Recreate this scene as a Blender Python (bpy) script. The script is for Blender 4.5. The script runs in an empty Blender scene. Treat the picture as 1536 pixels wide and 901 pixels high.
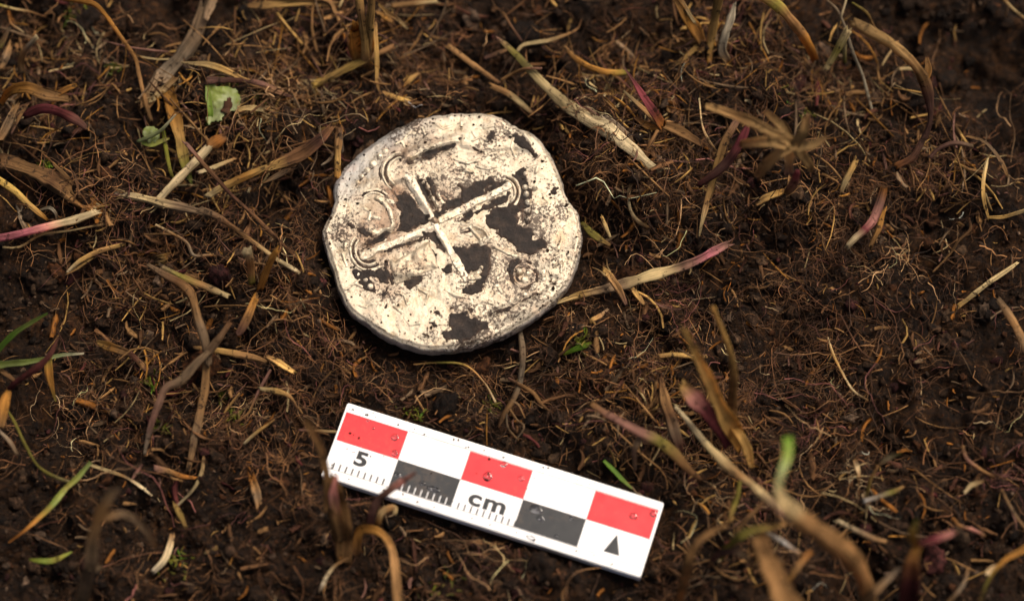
import bpy, math
import numpy as np
from mathutils import Vector

# ---------------------------------------------------------------- camera, world, sun, exposure
# 1 Blender unit = 1 cm
S = bpy.context.scene
S.unit_settings.scale_length = 0.01
R = math.radians
TILT, DIST, LENS = R(20), 42.0, 94.5
cam_d = bpy.data.cameras.new('camera')
cam = bpy.data.objects.new('camera', cam_d)
S.collection.objects.link(cam)
cam.location = (0, -DIST*math.sin(TILT), DIST*math.cos(TILT))
cam.rotation_euler = (TILT, 0, 0)
cam_d.lens = LENS; cam_d.sensor_width = 36; cam_d.sensor_fit = 'HORIZONTAL'
cam_d.clip_start = 0.5; cam_d.clip_end = 2000
cam_d.dof.use_dof = True
cam_d.dof.focus_distance = 41.7
cam_d.dof.aperture_fstop = 0.0945/(2*.60)      # an aperture 1.1 cm across
S.camera = cam

SUN_EL, SUN_AZ = R(60), R(48)          # azimuth clockwise from +Y (top of picture)
W = bpy.data.worlds.new('World'); S.world = W; W.use_nodes = True
nt = W.node_tree; bg = nt.nodes['Background']
sky = nt.nodes.new('ShaderNodeTexSky'); sky.sky_type = 'NISHITA'; sky.sun_disc = False
sky.sun_elevation = SUN_EL; sky.sun_rotation = SUN_AZ
sky.air_density = 0.5; sky.dust_density = 8.0; sky.ozone_density = 0.0
nt.links.new(sky.outputs[0], bg.inputs[0]); bg.inputs[1].default_value = 0.105
sun_d = bpy.data.lights.new('sun', 'SUN'); sun_d.energy = 2.3; sun_d.angle = R(20); sun_d.color = (1, .90, .76)
sun = bpy.data.objects.new('sun', sun_d); S.collection.objects.link(sun)
sun.location = (10, 20, 40)
sd = Vector((math.sin(SUN_AZ)*math.cos(SUN_EL), math.cos(SUN_AZ)*math.cos(SUN_EL), math.sin(SUN_EL)))
sun.rotation_euler = sd.to_track_quat('Z', 'Y').to_euler()
S.view_settings.view_transform = 'Standard'; S.view_settings.look = 'None'
S.view_settings.exposure = 0.42; S.view_settings.gamma = 1

# ---------------------------------------------------------------- helpers
COL = S.collection
rng = np.random.RandomState(11)

def lattice(seed): return np.random.RandomState(seed).rand(256, 256)
_lat = {}
def vnoise(x, y, seed=0):
    if seed not in _lat: _lat[seed] = lattice(seed)
    L = _lat[seed]
    xi = np.floor(x).astype(int); yi = np.floor(y).astype(int)
    u = x-xi; v = y-yi
    u = u*u*u*(u*(u*6-15)+10); v = v*v*v*(v*(v*6-15)+10)
    x0 = xi & 255; x1 = (xi+1) & 255; y0 = yi & 255; y1 = (yi+1) & 255
    return ((L[x0, y0]*(1-u)+L[x1, y0]*u)*(1-v)+(L[x0, y1]*(1-u)+L[x1, y1]*u)*v)*2-1
def fbm(x, y, f, octs, seed, gain=.5):
    a, s = 1., 0.
    for i in range(octs):
        c, sn = math.cos(i*1.1+.4), math.sin(i*1.1+.4)
        s = s+a*vnoise((x*c-y*sn)*f+i*17.3, (x*sn+y*c)*f+i*9.1, seed+i)
        a *= gain; f *= 2.03
    return s
def sstep(a, b, x):
    t = np.clip((x-a)/(b-a), 0, 1); return t*t*(3-2*t)

def mesh(name, V, F, mat, parent=None, col=None, uv=None, smooth=True):
    """V (n,3); F (m,k) array of equal-sized faces or a list of such arrays"""
    Fs = F if isinstance(F, list) else [F]
    Fs = [np.asarray(f, dtype=np.int32) for f in Fs if len(f)]
    me = bpy.data.meshes.new(name)
    me.vertices.add(len(V)); me.vertices.foreach_set('co', np.asarray(V, dtype=np.float32).ravel())
    loops = np.concatenate([f.ravel() for f in Fs])
    tot = np.concatenate([np.full(len(f), f.shape[1], dtype=np.int32) for f in Fs])
    me.loops.add(len(loops)); me.loops.foreach_set('vertex_index', loops)
    me.polygons.add(len(tot))
    me.polygons.foreach_set('loop_start', np.concatenate([[0], np.cumsum(tot)[:-1]]).astype(np.int32))
    me.polygons.foreach_set('loop_total', tot)
    me.polygons.foreach_set('use_smooth', np.full(len(tot), smooth))
    if uv is not None:
        l = me.uv_layers.new(name='UVMap'); l.data.foreach_set('uv', np.asarray(uv, dtype=np.float32)[loops].ravel())
    if col is not None:
        c = np.ones((len(V), 4), dtype=np.float32); c[:, :3] = np.asarray(col, dtype=np.float32)
        a = me.color_attributes.new('Col', 'FLOAT_COLOR', 'POINT'); a.data.foreach_set('color', c.ravel())
    me.update(calc_edges=True); me.validate()
    me.materials.append(mat)
    o = bpy.data.objects.new(name, me); COL.objects.link(o)
    if parent is not None: o.parent = parent
    return o

def tag(o, label, cat, group=None, kind=None):
    o['label'] = label; o['category'] = cat
    if group: o['group'] = group
    if kind: o['kind'] = kind
    return o

def empty(name, loc, label, cat, group=None):
    o = bpy.data.objects.new(name, None); COL.objects.link(o)
    o.location = loc; o.empty_display_size = .3
    return tag(o, label, cat, group)

# photograph pixel -> point of the place on a level z (a ray from the camera)
_C = np.array(cam.location); _f = -_C/DIST; _r = np.array([1., 0, 0]); _u = np.cross(_r, _f); _F = LENS/36
def unp(px, py, z):
    px = np.asarray(px, float); py = np.asarray(py, float)
    d = _f*_F+_r*((px-768)/1536)[..., None]+_u*((450.5-py)/1536)[..., None]
    return _C+d*((z-_C[2])/d[..., 2])[..., None]
def proj(x, y, z):
    P = np.stack([x, y, z*np.ones_like(x)], -1)-_C
    w = P@_f
    return 768+1536*_F*(P@_r)/w, 450.5-1536*_F*(P@_u)/w

# ---------------------------------------------------------------- materials
def new_mat(name):
    m = bpy.data.materials.new(name); m.use_nodes = True
    return m, m.node_tree.nodes, m.node_tree.links, m.node_tree.nodes['Principled BSDF']
def N(ns, t, **kw):
    n = ns.new('ShaderNode'+t)
    for k, v in kw.items():
        if k in n.inputs: n.inputs[k].default_value = v
        else: setattr(n, k, v)
    return n
def ramp(ns, stops):
    n = ns.new('ShaderNodeValToRGB'); e = n.color_ramp.elements
    while len(e) < len(stops): e.new(.5)
    for el, (p, c) in zip(e, stops):
        el.position = p; el.color = (*c, 1) if not np.isscalar(c) else (c, c, c, 1)
    return n
def mixc(ns, ls, fac, a, b, mode='MIX'):
    n = ns.new('ShaderNodeMix'); n.data_type = 'RGBA'; n.blend_type = mode
    for s, v in ((n.inputs[0], fac), (n.inputs[6], a), (n.inputs[7], b)):
        if hasattr(v, 'links'): ls.new(v, s)
        elif np.isscalar(v): s.default_value = v
        else: s.default_value = (*v, 1)
    return n.outputs[2]

def soil_material(name, attr):
    m, ns, ls, p = new_mat(name)
    g = N(ns, 'TexCoord')
    n1 = N(ns, 'TexNoise', Scale=1.6, Detail=6.0, Roughness=.65); ls.new(g.outputs['Object'], n1.inputs[0])
    n2 = N(ns, 'TexNoise', Scale=11.0, Detail=8.0, Roughness=.7); ls.new(g.outputs['Object'], n2.inputs[0])
    n3 = N(ns, 'TexNoise', Scale=30.0, Detail=6.0, Roughness=.75); ls.new(g.outputs['Object'], n3.inputs[0])
    r1 = ramp(ns, [(.3, (.0055, .0026, .0011)), (.5, (.0135, .0062, .0024)), (.7, (.034, .0145, .0050))]); ls.new(n1.outputs[0], r1.inputs[0])
    r2 = ramp(ns, [(.36, .2), (.52, 1.0), (.66, 2.6)]); ls.new(n2.outputs[0], r2.inputs[0])
    c = mixc(ns, ls, 1.0, r1.outputs[0], r2.outputs[0], 'MULTIPLY')
    if attr:
        a = N(ns, 'Attribute', attribute_name='Col')
        c = mixc(ns, ls, 1.0, a.outputs[0], r2.outputs[0], 'MULTIPLY')
    ls.new(c, p.inputs['Base Color'])
    r3 = ramp(ns, [(.35, .55), (.65, .95)]); ls.new(n2.outputs[0], r3.inputs[0]); ls.new(r3.outputs[0], p.inputs['Roughness'])
    p.inputs['Specular IOR Level'].default_value = .12
    b = N(ns, 'Bump', Strength=1.0, Distance=.03); ls.new(n3.outputs[0], b.inputs['Height'])
    b2 = N(ns, 'Bump', Strength=.8, Distance=.06); ls.new(n2.outputs[0], b2.inputs['Height']); ls.new(b.outputs[0], b2.inputs['Normal'])
    ls.new(b2.outputs[0], p.inputs['Normal'])
    return m
M_SOIL = soil_material('peat_soil', False)
M_CRUMB = soil_material('peat_crumb', True)

def plant_material(name, speck, streak, rough=.6, spec=.3, bump=.02, thin=.25):
    m, ns, ls, p = new_mat(name)
    a = N(ns, 'Attribute', attribute_name='Col')
    uv = N(ns, 'UVMap')
    mp = N(ns, 'Mapping'); mp.inputs['Scale'].default_value = (4.5, .7, 1); ls.new(uv.outputs[0], mp.inputs[0])
    n1 = N(ns, 'TexNoise', Scale=2.2, Detail=7.0, Roughness=.7); ls.new(mp.outputs[0], n1.inputs[0])
    r1 = ramp(ns, [(.32, 1-streak), (.5, 1.0), (.68, 1+streak*.6)]); ls.new(n1.outputs[0], r1.inputs[0])
    c = mixc(ns, ls, 1.0, a.outputs[0], r1.outputs[0], 'MULTIPLY')
    tc = N(ns, 'TexCoord')
    n2 = N(ns, 'TexNoise', Scale=7.5, Detail=5.0, Roughness=.7); ls.new(tc.outputs['Object'], n2.inputs[0])
    r2 = ramp(ns, [(.57, 0.0), (.64, speck)]); ls.new(n2.outputs[0], r2.inputs[0])
    c = mixc(ns, ls, r2.outputs[0], c, (.022, .013, .007))
    n3 = N(ns, 'TexNoise', Scale=1.7, Detail=3.0); ls.new(tc.outputs['Object'], n3.inputs[0])
    r3 = ramp(ns, [(.32, .5), (.5, 1.0), (.7, 1.25)]); ls.new(n3.outputs[0], r3.inputs[0])
    c = mixc(ns, ls, 1.0, c, r3.outputs[0], 'MULTIPLY')
    ls.new(c, p.inputs['Base Color'])
    p.inputs['Roughness'].default_value = rough; p.inputs['Specular IOR Level'].default_value = spec
    b = N(ns, 'Bump', Strength=.9, Distance=bump); ls.new(n1.outputs[0], b.inputs['Height']); ls.new(b.outputs[0], p.inputs['Normal'])
    tr = N(ns, 'BsdfTranslucent'); ls.new(c, tr.inputs[0]); mx = N(ns, 'MixShader'); mx.inputs[0].default_value = thin
    ls.new(p.outputs[0], mx.inputs[1]); ls.new(tr.outputs[0], mx.inputs[2]); ls.new(mx.outputs[0], ns['Material Output'].inputs['Surface'])
    return m
M_STRAW = plant_material('dry_straw', .92, .75, .75, .15, .03, .3)
M_STEM = plant_material('plant_stem', .75, .65, .7, .15, .022, .5)
M_LEAF = plant_material('fresh_leaf', .35, .25, .45, .3, .01, .4)
def fibre_material():
    m, ns, ls, p = new_mat('root_fibre')
    a = N(ns, 'Attribute', attribute_name='Col')
    tc = N(ns, 'TexCoord'); n2 = N(ns, 'TexNoise', Scale=5.0, Detail=4.0); ls.new(tc.outputs['Object'], n2.inputs[0])
    r2 = ramp(ns, [(.35, .55), (.65, 1.35)]); ls.new(n2.outputs[0], r2.inputs[0])
    ls.new(mixc(ns, ls, 1.0, a.outputs[0], r2.outputs[0], 'MULTIPLY'), p.inputs['Base Color'])
    p.inputs['Roughness'].default_value = .65; p.inputs['Specular IOR Level'].default_value = .25
    return m
M_FIBRE = fibre_material()

# ---------------------------------------------------------------- the ground
COIN_Z, COIN_T = .58, .38
BAR_Z, BAR_T = .34, .22
BO = unp(521.5, 603.5, BAR_Z); BU = unp(998, 754, BAR_Z)-BO; BU /= np.linalg.norm(BU)
BV = np.array([BU[1], -BU[0], 0.]); BL_, BW_ = 5.06, 1.215
def bar_uv(x, y):
    dx, dy = x-BO[0], y-BO[1]
    return dx*BU[0]+dy*BU[1], dx*BV[0]+dy*BV[1]
def bar_dist(x, y):
    u, v = bar_uv(x, y)
    qx = np.abs(u-BL_/2)-BL_/2; qy = np.abs(v-BW_/2)-BW_/2
    return np.hypot(np.maximum(qx, 0), np.maximum(qy, 0))+np.minimum(np.maximum(qx, qy), 0)
# outline of the coin's face, read off an enlargement of the photograph (2.2525 x, offset 460,150)
ZK, ZX, ZY = 2.2525, 460., 150.
OUT = np.array([(460,52),(540,46),(620,50),(665,65),(690,86),(735,100),(775,125),(805,165),(830,205),(850,250),(865,300),
 (880,340),(905,368),(920,410),(925,450),(920,500),(907,550),(892,592),(872,630),(850,655),(815,690),(770,722),(720,752),
 (640,790),(560,818),(480,836),(420,838),(350,822),(290,803),(240,775),(200,742),(160,716),(135,690),(118,650),(100,600),
 (90,560),(75,510),(60,470),(58,440),(70,410),(88,375),(97,340),(96,300),(105,260),(130,225),(160,195),(200,163),(240,133),
 (290,100),(350,72),(400,58)], float)
OW = unp(OUT[:, 0]/ZK+ZX, OUT[:, 1]/ZK+ZY, COIN_Z)[:, :2]
CC = np.array([(OW[:, 0].min()+OW[:, 0].max())/2, (OW[:, 1].min()+OW[:, 1].max())/2])
_th = np.arctan2(OW[:, 1]-CC[1], OW[:, 0]-CC[0]); _rr = np.hypot(OW[:, 1]-CC[1], OW[:, 0]-CC[0])
_o = np.argsort(_th); _th, _rr = _th[_o], _rr[_o]
_th = np.concatenate([_th-2*np.pi, _th, _th+2*np.pi]); _rr = np.tile(_rr, 3)
def coin_R(th): return np.interp(th, _th, _rr)+.008*vnoise(th*9, th*0+3, 77)+.006*vnoise(th*31, th*0+3, 78)
def coin_rel(x, y):
    th = np.arctan2(y-CC[1], x-CC[0]); return np.hypot(x-CC[0], y-CC[1])/coin_R(th)

MOUNDS = [(470,480,90,.38),(960,250,120,.34),(330,130,120,.30),(560,60,90,.3),(1080,640,110,.22),(120,260,130,.2),(1430,250,90,.28),
          (1190,240,110,.25),(640,600,70,-.12),(120,430,100,-.18),(1420,120,150,-.25),(900,360,50,-.25),(590,140,60,-.1),(1300,480,140,-.05),
          (1060,850,140,.25),(1400,830,140,.15),(250,820,150,.0),(490,290,40,-.25),(780,565,60,-.15),(280,560,70,-.1),(860,500,60,.08)]
MW = [(*unp(a, b, .2)[:2], r*.0104, h) for a, b, r, h in MOUNDS]
def macro(x, y):
    z = .16+.16*fbm(x, y, .26, 2, 3)
    for mx, my, r, h in MW:
        z = z+h*np.exp(-((x-mx)**2+(y-my)**2)/(r*r)*1.1)
    # hollow round the coin, level bed under the scale bar
    rc = coin_rel(x, y)
    ul = sstep(.2, 1.5, (y-CC[1])*.6-(x-CC[0])*.8)
    k = 1-sstep(1.0, 1.35-.14*ul, rc); z = z*(1-k)+k*(-.02+.16*ul); z = z+.16*ul*np.exp(-((rc-1.22)/.10)**2)
    z = z+.22*(1-sstep(.2, .75, rc))
    bd = bar_dist(x, y); k = 1-sstep(.02, .5, bd); z = z*(1-k)+k*(.06)
    return z
def detail(x, y):
    a = .24*fbm(x, y, .9, 3, 20)+.12*fbm(x, y, 2.6, 4, 30, .6)
    rdg = 1-np.abs(fbm(x, y, 2.1, 3, 40)); a = a+.11*(rdg-.6)
    k = np.minimum(sstep(.0, .3, bar_dist(x, y)), sstep(.9, 1.2, coin_rel(x, y)))
    return a*(.25+.75*k)
GX0, GX1, GY0, GY1, GS = -10.4, 10.4, -7.0, 7.4, .04
gx = np.arange(GX0, GX1+GS/2, GS); gy = np.arange(GY0, GY1+GS/2, GS)
GXX, GYY = np.meshgrid(gx, gy, indexing='ij')
GM = macro(GXX, GYY); GZ = GM+detail(GXX, GYY)
def samp(A, x, y):
    u = np.clip((x-GX0)/GS, 0, A.shape[0]-1.001); v = np.clip((y-GY0)/GS, 0, A.shape[1]-1.001)
    i = u.astype(int); j = v.astype(int); fu = u-i; fv = v-j
    return (A[i, j]*(1-fu)+A[i+1, j]*fu)*(1-fv)+(A[i, j+1]*(1-fu)+A[i+1, j+1]*fu)*fv
def gz(x, y): return samp(GZ, x, y)
def gm(x, y): return samp(GM, x, y)
def to_ground(px, py, h, n=7):
    """point seen at photo pixel that lies h above the (smoothed) soil"""
    px = np.asarray(px, float); py = np.asarray(py, float); h = np.asarray(h, float)
    z = h*0+.25
    for _ in range(n):
        P = unp(px, py, z); z = .4*z+.6*(gm(P[..., 0], P[..., 1])+h)
    return unp(px, py, z)

ext = []
s = GS
for _ in range(34):
    s *= 1.26; ext.append(s)
ext = np.cumsum(ext)
xs = np.concatenate([(GX0-ext)[::-1], gx, GX1+ext]); ys = np.concatenate([(GY0-ext)[::-1], gy, GY1+ext])
XX, YY = np.meshgrid(xs, ys, indexing='ij')
dout = np.maximum(np.maximum(GX0-XX, XX-GX1), np.maximum(GY0-YY, YY-GY1)).clip(0)
ZZ = macro(XX, YY)+detail(XX, YY)*(1-sstep(0, 3, dout))
ne = len(ext); ZZ[ne:ne+len(gx), ne:ne+len(gy)] = GZ
nx, ny = XX.shape
idx = np.arange(nx*ny).reshape(nx, ny)
F = np.stack([idx[:-1, :-1], idx[1:, :-1], idx[1:, 1:], idx[:-1, 1:]], -1).reshape(-1, 4)
g = mesh('ground', np.stack([XX, YY, ZZ], -1).reshape(-1, 3), F, M_SOIL)
tag(g, 'dark brown crumbly peat soil the coin and scale bar lie on', 'soil', kind='structure')
# ---------------------------------------------------------------- the coin
def coin_mat():
    m, ns, ls, p = new_mat('tarnished_silver')
    a = N(ns, 'Attribute', attribute_name='Col')
    tc = N(ns, 'TexCoord')
    n1 = N(ns, 'TexNoise', Scale=21.0, Detail=9.0, Roughness=.75); ls.new(tc.outputs['Object'], n1.inputs[0])
    n0 = N(ns, 'TexNoise', Scale=1.5, Detail=4.0, Roughness=.6); ls.new(tc.outputs['Object'], n0.inputs[0])
    ad = N(ns, 'Math', operation='ADD'); ls.new(n1.outputs[0], ad.inputs[0])
    ml = N(ns, 'Math', operation='MULTIPLY'); ml.inputs[1].default_value = .55; ls.new(n0.outputs[0], ml.inputs[0]); ls.new(ml.outputs[0], ad.inputs[1])
    nr = N(ns, 'Attribute', attribute_name='Near'); mn = N(ns, 'Math', operation='MULTIPLY_ADD'); mn.inputs[1].default_value = .072; ls.new(nr.outputs['Fac'], mn.inputs[0]); ls.new(ad.outputs[0], mn.inputs[2]); ad = mn
    r1 = ramp(ns, [(.835, 0.0), (.87, .94)]); ls.new(ad.outputs[0], r1.inputs[0])
    n2 = N(ns, 'TexNoise', Scale=3.2, Detail=6.0, Roughness=.65); ls.new(tc.outputs['Object'], n2.inputs[0])
    r2 = ramp(ns, [(.32, (.66, .56, .46)), (.5, (1, 1, 1)), (.66, (1.12, 1.0, .95))]); ls.new(n2.outputs[0], r2.inputs[0])
    c = mixc(ns, ls, 1.0, a.outputs[0], r2.outputs[0], 'MULTIPLY')
    c = mixc(ns, ls, r1.outputs[0], c, (.045, .028, .018))
    ls.new(c, p.inputs['Base Color'])
    p.inputs['Metallic'].default_value = .42
    r3 = ramp(ns, [(.35, .30), (.65, .58)]); ls.new(n2.outputs[0], r3.inputs[0]); ls.new(r3.outputs[0], p.inputs['Roughness'])
    n3 = N(ns, 'TexNoise', Scale=24.0, Detail=6.0, Roughness=.7); ls.new(tc.outputs['Object'], n3.inputs[0])
    b = N(ns, 'Bump', Strength=.55, Distance=.02); ls.new(n3.outputs[0], b.inputs['Height'])
    b2 = N(ns, 'Bump', Strength=.5, Distance=.05); ls.new(n2.outputs[0], b2.inputs['Height']); ls.new(b.outputs[0], b2.inputs['Normal'])
    ls.new(b2.outputs[0], p.inputs['Normal'])
    return m
M_COIN = coin_mat()
def dirt_shade_mat():
    m, ns, ls, p = new_mat('caked_soil_shade')
    tc = N(ns, 'TexCoord')
    n1 = N(ns, 'TexNoise', Scale=6.0, Detail=9.0, Roughness=.8); ls.new(tc.outputs['Object'], n1.inputs[0])
    r1 = ramp(ns, [(.34, (.008, .0055, .004)), (.5, (.022, .0155, .012)), (.62, (.038, .025, .017)), (.72, (.10, .068, .045))]); ls.new(n1.outputs[0], r1.inputs[0])
    at = N(ns, 'Attribute', attribute_name='Col'); ls.new(mixc(ns, ls, 1.0, r1.outputs[0], at.outputs[0], 'MULTIPLY'), p.inputs['Base Color']); p.inputs['Roughness'].default_value = .7; p.inputs['Specular IOR Level'].default_value = .25
    n3 = N(ns, 'TexNoise', Scale=30.0, Detail=6.0, Roughness=.7); ls.new(tc.outputs['Object'], n3.inputs[0])
    b = N(ns, 'Bump', Strength=.7, Distance=.02); ls.new(n3.outputs[0], b.inputs['Height']); ls.new(b.outputs[0], p.inputs['Normal'])
    return m
M_DIRT_SHADE = dirt_shade_mat()

def zoomxy(x, y):
    px, py = proj(x, y, COIN_Z); return (px-ZX)*ZK, (py-ZY)*ZK
# signed fields in enlargement pixels, positive inside
def seg(X, Y, x0, y0, x1, y1, w0, w1=None):
    w1 = w0 if w1 is None else w1
    dx, dy = x1-x0, y1-y0; t = np.clip(((X-x0)*dx+(Y-y0)*dy)/(dx*dx+dy*dy), 0, 1)
    return w0+(w1-w0)*t-np.hypot(X-x0-t*dx, Y-y0-t*dy)
def pline(X, Y, pts, w0, w1=None):
    w1 = w0 if w1 is None else w1
    d = None; n = len(pts)-1
    for i in range(n):
        e = seg(X, Y, *pts[i], *pts[i+1], w0+(w1-w0)*i/n, w0+(w1-w0)*(i+1)/n)
        d = e if d is None else np.maximum(d, e)
    return d
def arcpts(cx, cy, rx, ry, a0, a1, n=14):
    a = np.radians(np.linspace(a0, a1, n)); return list(zip(cx+rx*np.cos(a), cy-ry*np.sin(a)))
def disc(X, Y, cx, cy, r): return r-np.hypot(X-cx, Y-cy)
def ring(X, Y, cx, cy, r, w): return w-np.abs(np.hypot(X-cx, Y-cy)-r)
def poly(X, Y, pts):
    P = np.array(pts, float); n = len(P)
    d = np.full(X.shape, 1e9); ins = np.zeros(X.shape, bool)
    for i in range(n):
        x0, y0 = P[i]; x1, y1 = P[(i+1) % n]
        d = np.minimum(d, -seg(X, Y, x0, y0, x1, y1, 0.))
        c = ((y0 > Y) != (y1 > Y)) & (X < (x1-x0)*(Y-y0)/((y1-y0) if y1 != y0 else 1e-9)+x0)
        ins ^= c
    return np.where(ins, d, -d)

GULL = [[(270,285),(310,270),(335,262),(362,300),(392,350),(412,382),(412,412),(345,442),(280,455),(232,480),(178,515),(172,500),(215,465),(290,430),(318,385),(300,330)],
        [(365,255),(400,282),(442,360),(455,395),(428,392),(398,335)],
        [(310,488),(430,428),(472,500),(478,528),(440,498),(412,460),(338,500)]]
def coin_z(x, y, rel=None):
    X, Y = zoomxy(x, y)
    rel = coin_rel(x, y) if rel is None else rel
    z = COIN_Z+.022*fbm(x, y, .9, 2, 60)+.010*fbm(x, y, 3.0, 3, 65)+.004*fbm(x, y, 9., 2, 70)
    # struck relief that is too soft to be a piece of its own
    for gpts in GULL:
        z = z-.045*sstep(-4, 14, poly(X, Y, gpts))
    z = z+.035*np.exp(-(pline(X, Y, [(340,190),(400,162),(470,142),(520,135)], 0.)/16)**2)
    z = z-.030*np.exp(-(pline(X, Y, [(345,218),(400,188),(490,160),(520,130)], 0.)/9)**2)
    z = z-.025*np.exp(-(pline(X, Y, [(520,165),(600,180),(700,170),(760,185)], 0.)/10)**2)
    z = z-.030*np.exp(-(pline(X, Y, [(610,722),(700,690),(780,650),(840,600)], 0.)/9)**2)
    z = z+.030*np.exp(-(pline(X, Y, [(640,745),(720,712),(800,665)], 0.)/16)**2)
    z = z+.02*np.exp(-(pline(X, Y, [(530,440),(570,425),(610,455),(590,480)], 0.)/9)**2)
    z = z-.02*np.exp(-((X-740)**2+(Y-590)**2)/45**2)
    # lower right flank bends down, upper left rim is dished
    z = z-.10*sstep(0, 120, (X-560)*.5+(Y-760)*.87)
    z = z-.06*sstep(60, 260, -(X-330)*.6-(Y-300)*.8)
    z = z-.035*sstep(.965, 1.0, rel)**2+.012*fbm(x, y, 2.2, 2, 73)*sstep(.7, .9, rel)
    return z
nth, nr = 880, 150
th = np.linspace(0, 2*np.pi, nth, endpoint=False)
rad = np.concatenate([np.linspace(.004, .9, nr-26), np.linspace(.9, 1, 27)[1:]])
RR = coin_R(th)
cx_ = CC[0]+rad[:, None]*RR[None]*np.cos(th); cy_ = CC[1]+rad[:, None]*RR[None]*np.sin(th)
cz_ = coin_z(cx_, cy_, np.repeat(rad[:, None], nth, 1))
rings = [np.stack([cx_, cy_, cz_], -1)]
for k, (dz, off) in enumerate([(.02, .018), (.05, .028), (.10, .030), (.16, .026), (.22, .022), (.27, .012), (COIN_T, -.03), (COIN_T, -.4), (COIN_T, -1.7)]):
    rr = RR+off+(.012*vnoise(th*14, th*0+k*.7, 81) if k < 7 else 0)
    x = CC[0]+rr*np.cos(th); y = CC[1]+rr*np.sin(th)
    zt = cz_[-1]; z = zt-dz if k < 6 else np.full(nth, COIN_Z-COIN_T-.02)
    rings.append(np.stack([x, y, z], -1)[None])
CV = np.concatenate(rings); nrg = len(CV)
ii = np.arange(nrg*nth).reshape(nrg, nth); jn = np.roll(ii, -1, 1)
F = np.stack([ii[:-1], ii[1:], jn[1:], jn[:-1]], -1).reshape(-1, 4)
capv = [nrg*nth, nrg*nth+1]
V = np.concatenate([CV.reshape(-1, 3), [[CC[0], CC[1], cz_[0].mean()], [CC[0], CC[1], COIN_Z-COIN_T-.02]]])
Ft = np.concatenate([np.stack([np.full(nth, capv[0]), ii[0], jn[0]], -1), np.stack([np.full(nth, capv[1]), jn[-1], ii[-1]], -1)])
X, Y = zoomxy(V[:, 0], V[:, 1])
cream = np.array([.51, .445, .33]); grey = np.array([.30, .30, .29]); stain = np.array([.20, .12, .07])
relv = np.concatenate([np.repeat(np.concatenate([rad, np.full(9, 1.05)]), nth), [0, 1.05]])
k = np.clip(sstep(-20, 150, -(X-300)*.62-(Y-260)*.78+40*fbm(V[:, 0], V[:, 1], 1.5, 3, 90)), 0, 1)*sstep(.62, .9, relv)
col = cream+(grey-cream)*(.9*k)[:, None]  # upper left rim greyed: its shading is put into the colour
k = sstep(1.0, 1.04, relv)*.85; col = col+(np.array([.36, .33, .29])-col)*k[:, None]
def blotch(cx, cy, r, a):
    global col
    k = a*np.exp(-((X-cx)**2+(Y-cy)**2)/r**2)*np.clip(.8+.6*fbm(V[:, 0], V[:, 1], 4, 3, 95), 0, 1.3)
    k = np.clip(k, 0, 1); col = col+(stain-col)*k[:, None]
for b in [(735,590,70,.75),(690,630,50,.5),(320,390,90,1.),(240,470,75,.95),(300,310,50,.9),(470,330,50,.6),(190,440,45,.5),(270,600,60,.6),(430,400,30,.7),(640,560,60,.25),
          (330,190,50,.6),(430,150,60,.4),(520,230,90,.15),(505,700,35,.5),(560,520,90,.35),(320,510,60,.35),(780,470,60,.3),(500,330,60,.3),(250,240,50,.25)]:
    blotch(*b)
coin = empty('silver_coin', (CC[0], CC[1], COIN_Z-COIN_T), 'worn hand-struck silver coin with a raised cross, dark soil caked in its relief', 'coin')
loc0 = np.array([CC[0], CC[1], COIN_Z-COIN_T])
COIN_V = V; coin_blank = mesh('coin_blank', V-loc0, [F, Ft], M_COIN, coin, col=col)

GSTEP = .0095
def patch(name, field, cap, soft, mat, colr=None, jit=2.2, rough=0., bb=None, sink=.10, base=.0):
    """a piece standing proud of the coin's face where field > 0"""
    x0, y0, x1, y1 = bb
    c = unp(np.array([x0, x1, x1, x0])/ZK+ZX, np.array([y0, y0, y1, y1])/ZK+ZY, COIN_Z)
    xs = np.arange(c[:, 0].min()-.05, c[:, 0].max()+.05, GSTEP); ys = np.arange(c[:, 1].min()-.05, c[:, 1].max()+.05, GSTEP)
    x, y = np.meshgrid(xs, ys, indexing='ij')
    X, Y = zoomxy(x, y)
    d = field(X, Y)+jit*fbm(x, y, 7., 3, 101)
    d = d*.0046
    rel = coin_rel(x, y)
    wear = np.clip(.75+.55*fbm(x, y, 4.5, 3, 131), .12, 1.25) if mat is M_COIN else 1.
    z = coin_z(x, y, rel)+base+np.where(d > 0, wear*cap*(1-np.exp(-d/soft)), d*1.5)
    z = np.maximum(z, coin_z(x, y, rel)-.05)
    if rough: z = z+rough*fbm(x, y, 12., 3, 111)*(d > 0)
    keepv = (d > -.02) & (rel < .985)
    n, m = x.shape; idx = np.arange(n*m).reshape(n, m)
    keep = keepv[:-1, :-1] & keepv[1:, :-1] & keepv[1:, 1:] & keepv[:-1, 1:]
    F = np.stack([idx[:-1, :-1][keep], idx[1:, :-1][keep], idx[1:, 1:][keep], idx[:-1, 1:][keep]], -1)
    if len(F) == 0: return
    used, inv = np.unique(F, return_inverse=True)
    Vp = np.stack([x, y, z], -1).reshape(-1, 3)[used]-loc0
    cl = None if colr is None else (colr(d.reshape(-1)[used]) if callable(colr) else np.tile(np.array(colr), (len(Vp), 1)))
    return mesh(name, Vp, inv.reshape(-1, 4), mat, coin, col=cl)
def bbox(pts, m): 
    P = np.array(pts, float); return (P[:, 0].min()-m, P[:, 1].min()-m, P[:, 0].max()+m, P[:, 1].max()+m)
LIGHT = (.58, .505, .37)
ARM = (.60, .525, .395)
def raised(name, prims, w, cap=.045, soft=.022, colr=LIGHT, jit=1.6):
    pts = [p for pl in prims for p in pl]
    return patch(name, lambda X, Y: np.maximum.reduce([pline(X, Y, pl, w) for pl in prims]), cap, soft, M_COIN, colr, jit=jit, bb=bbox(pts, w+8))
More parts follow.
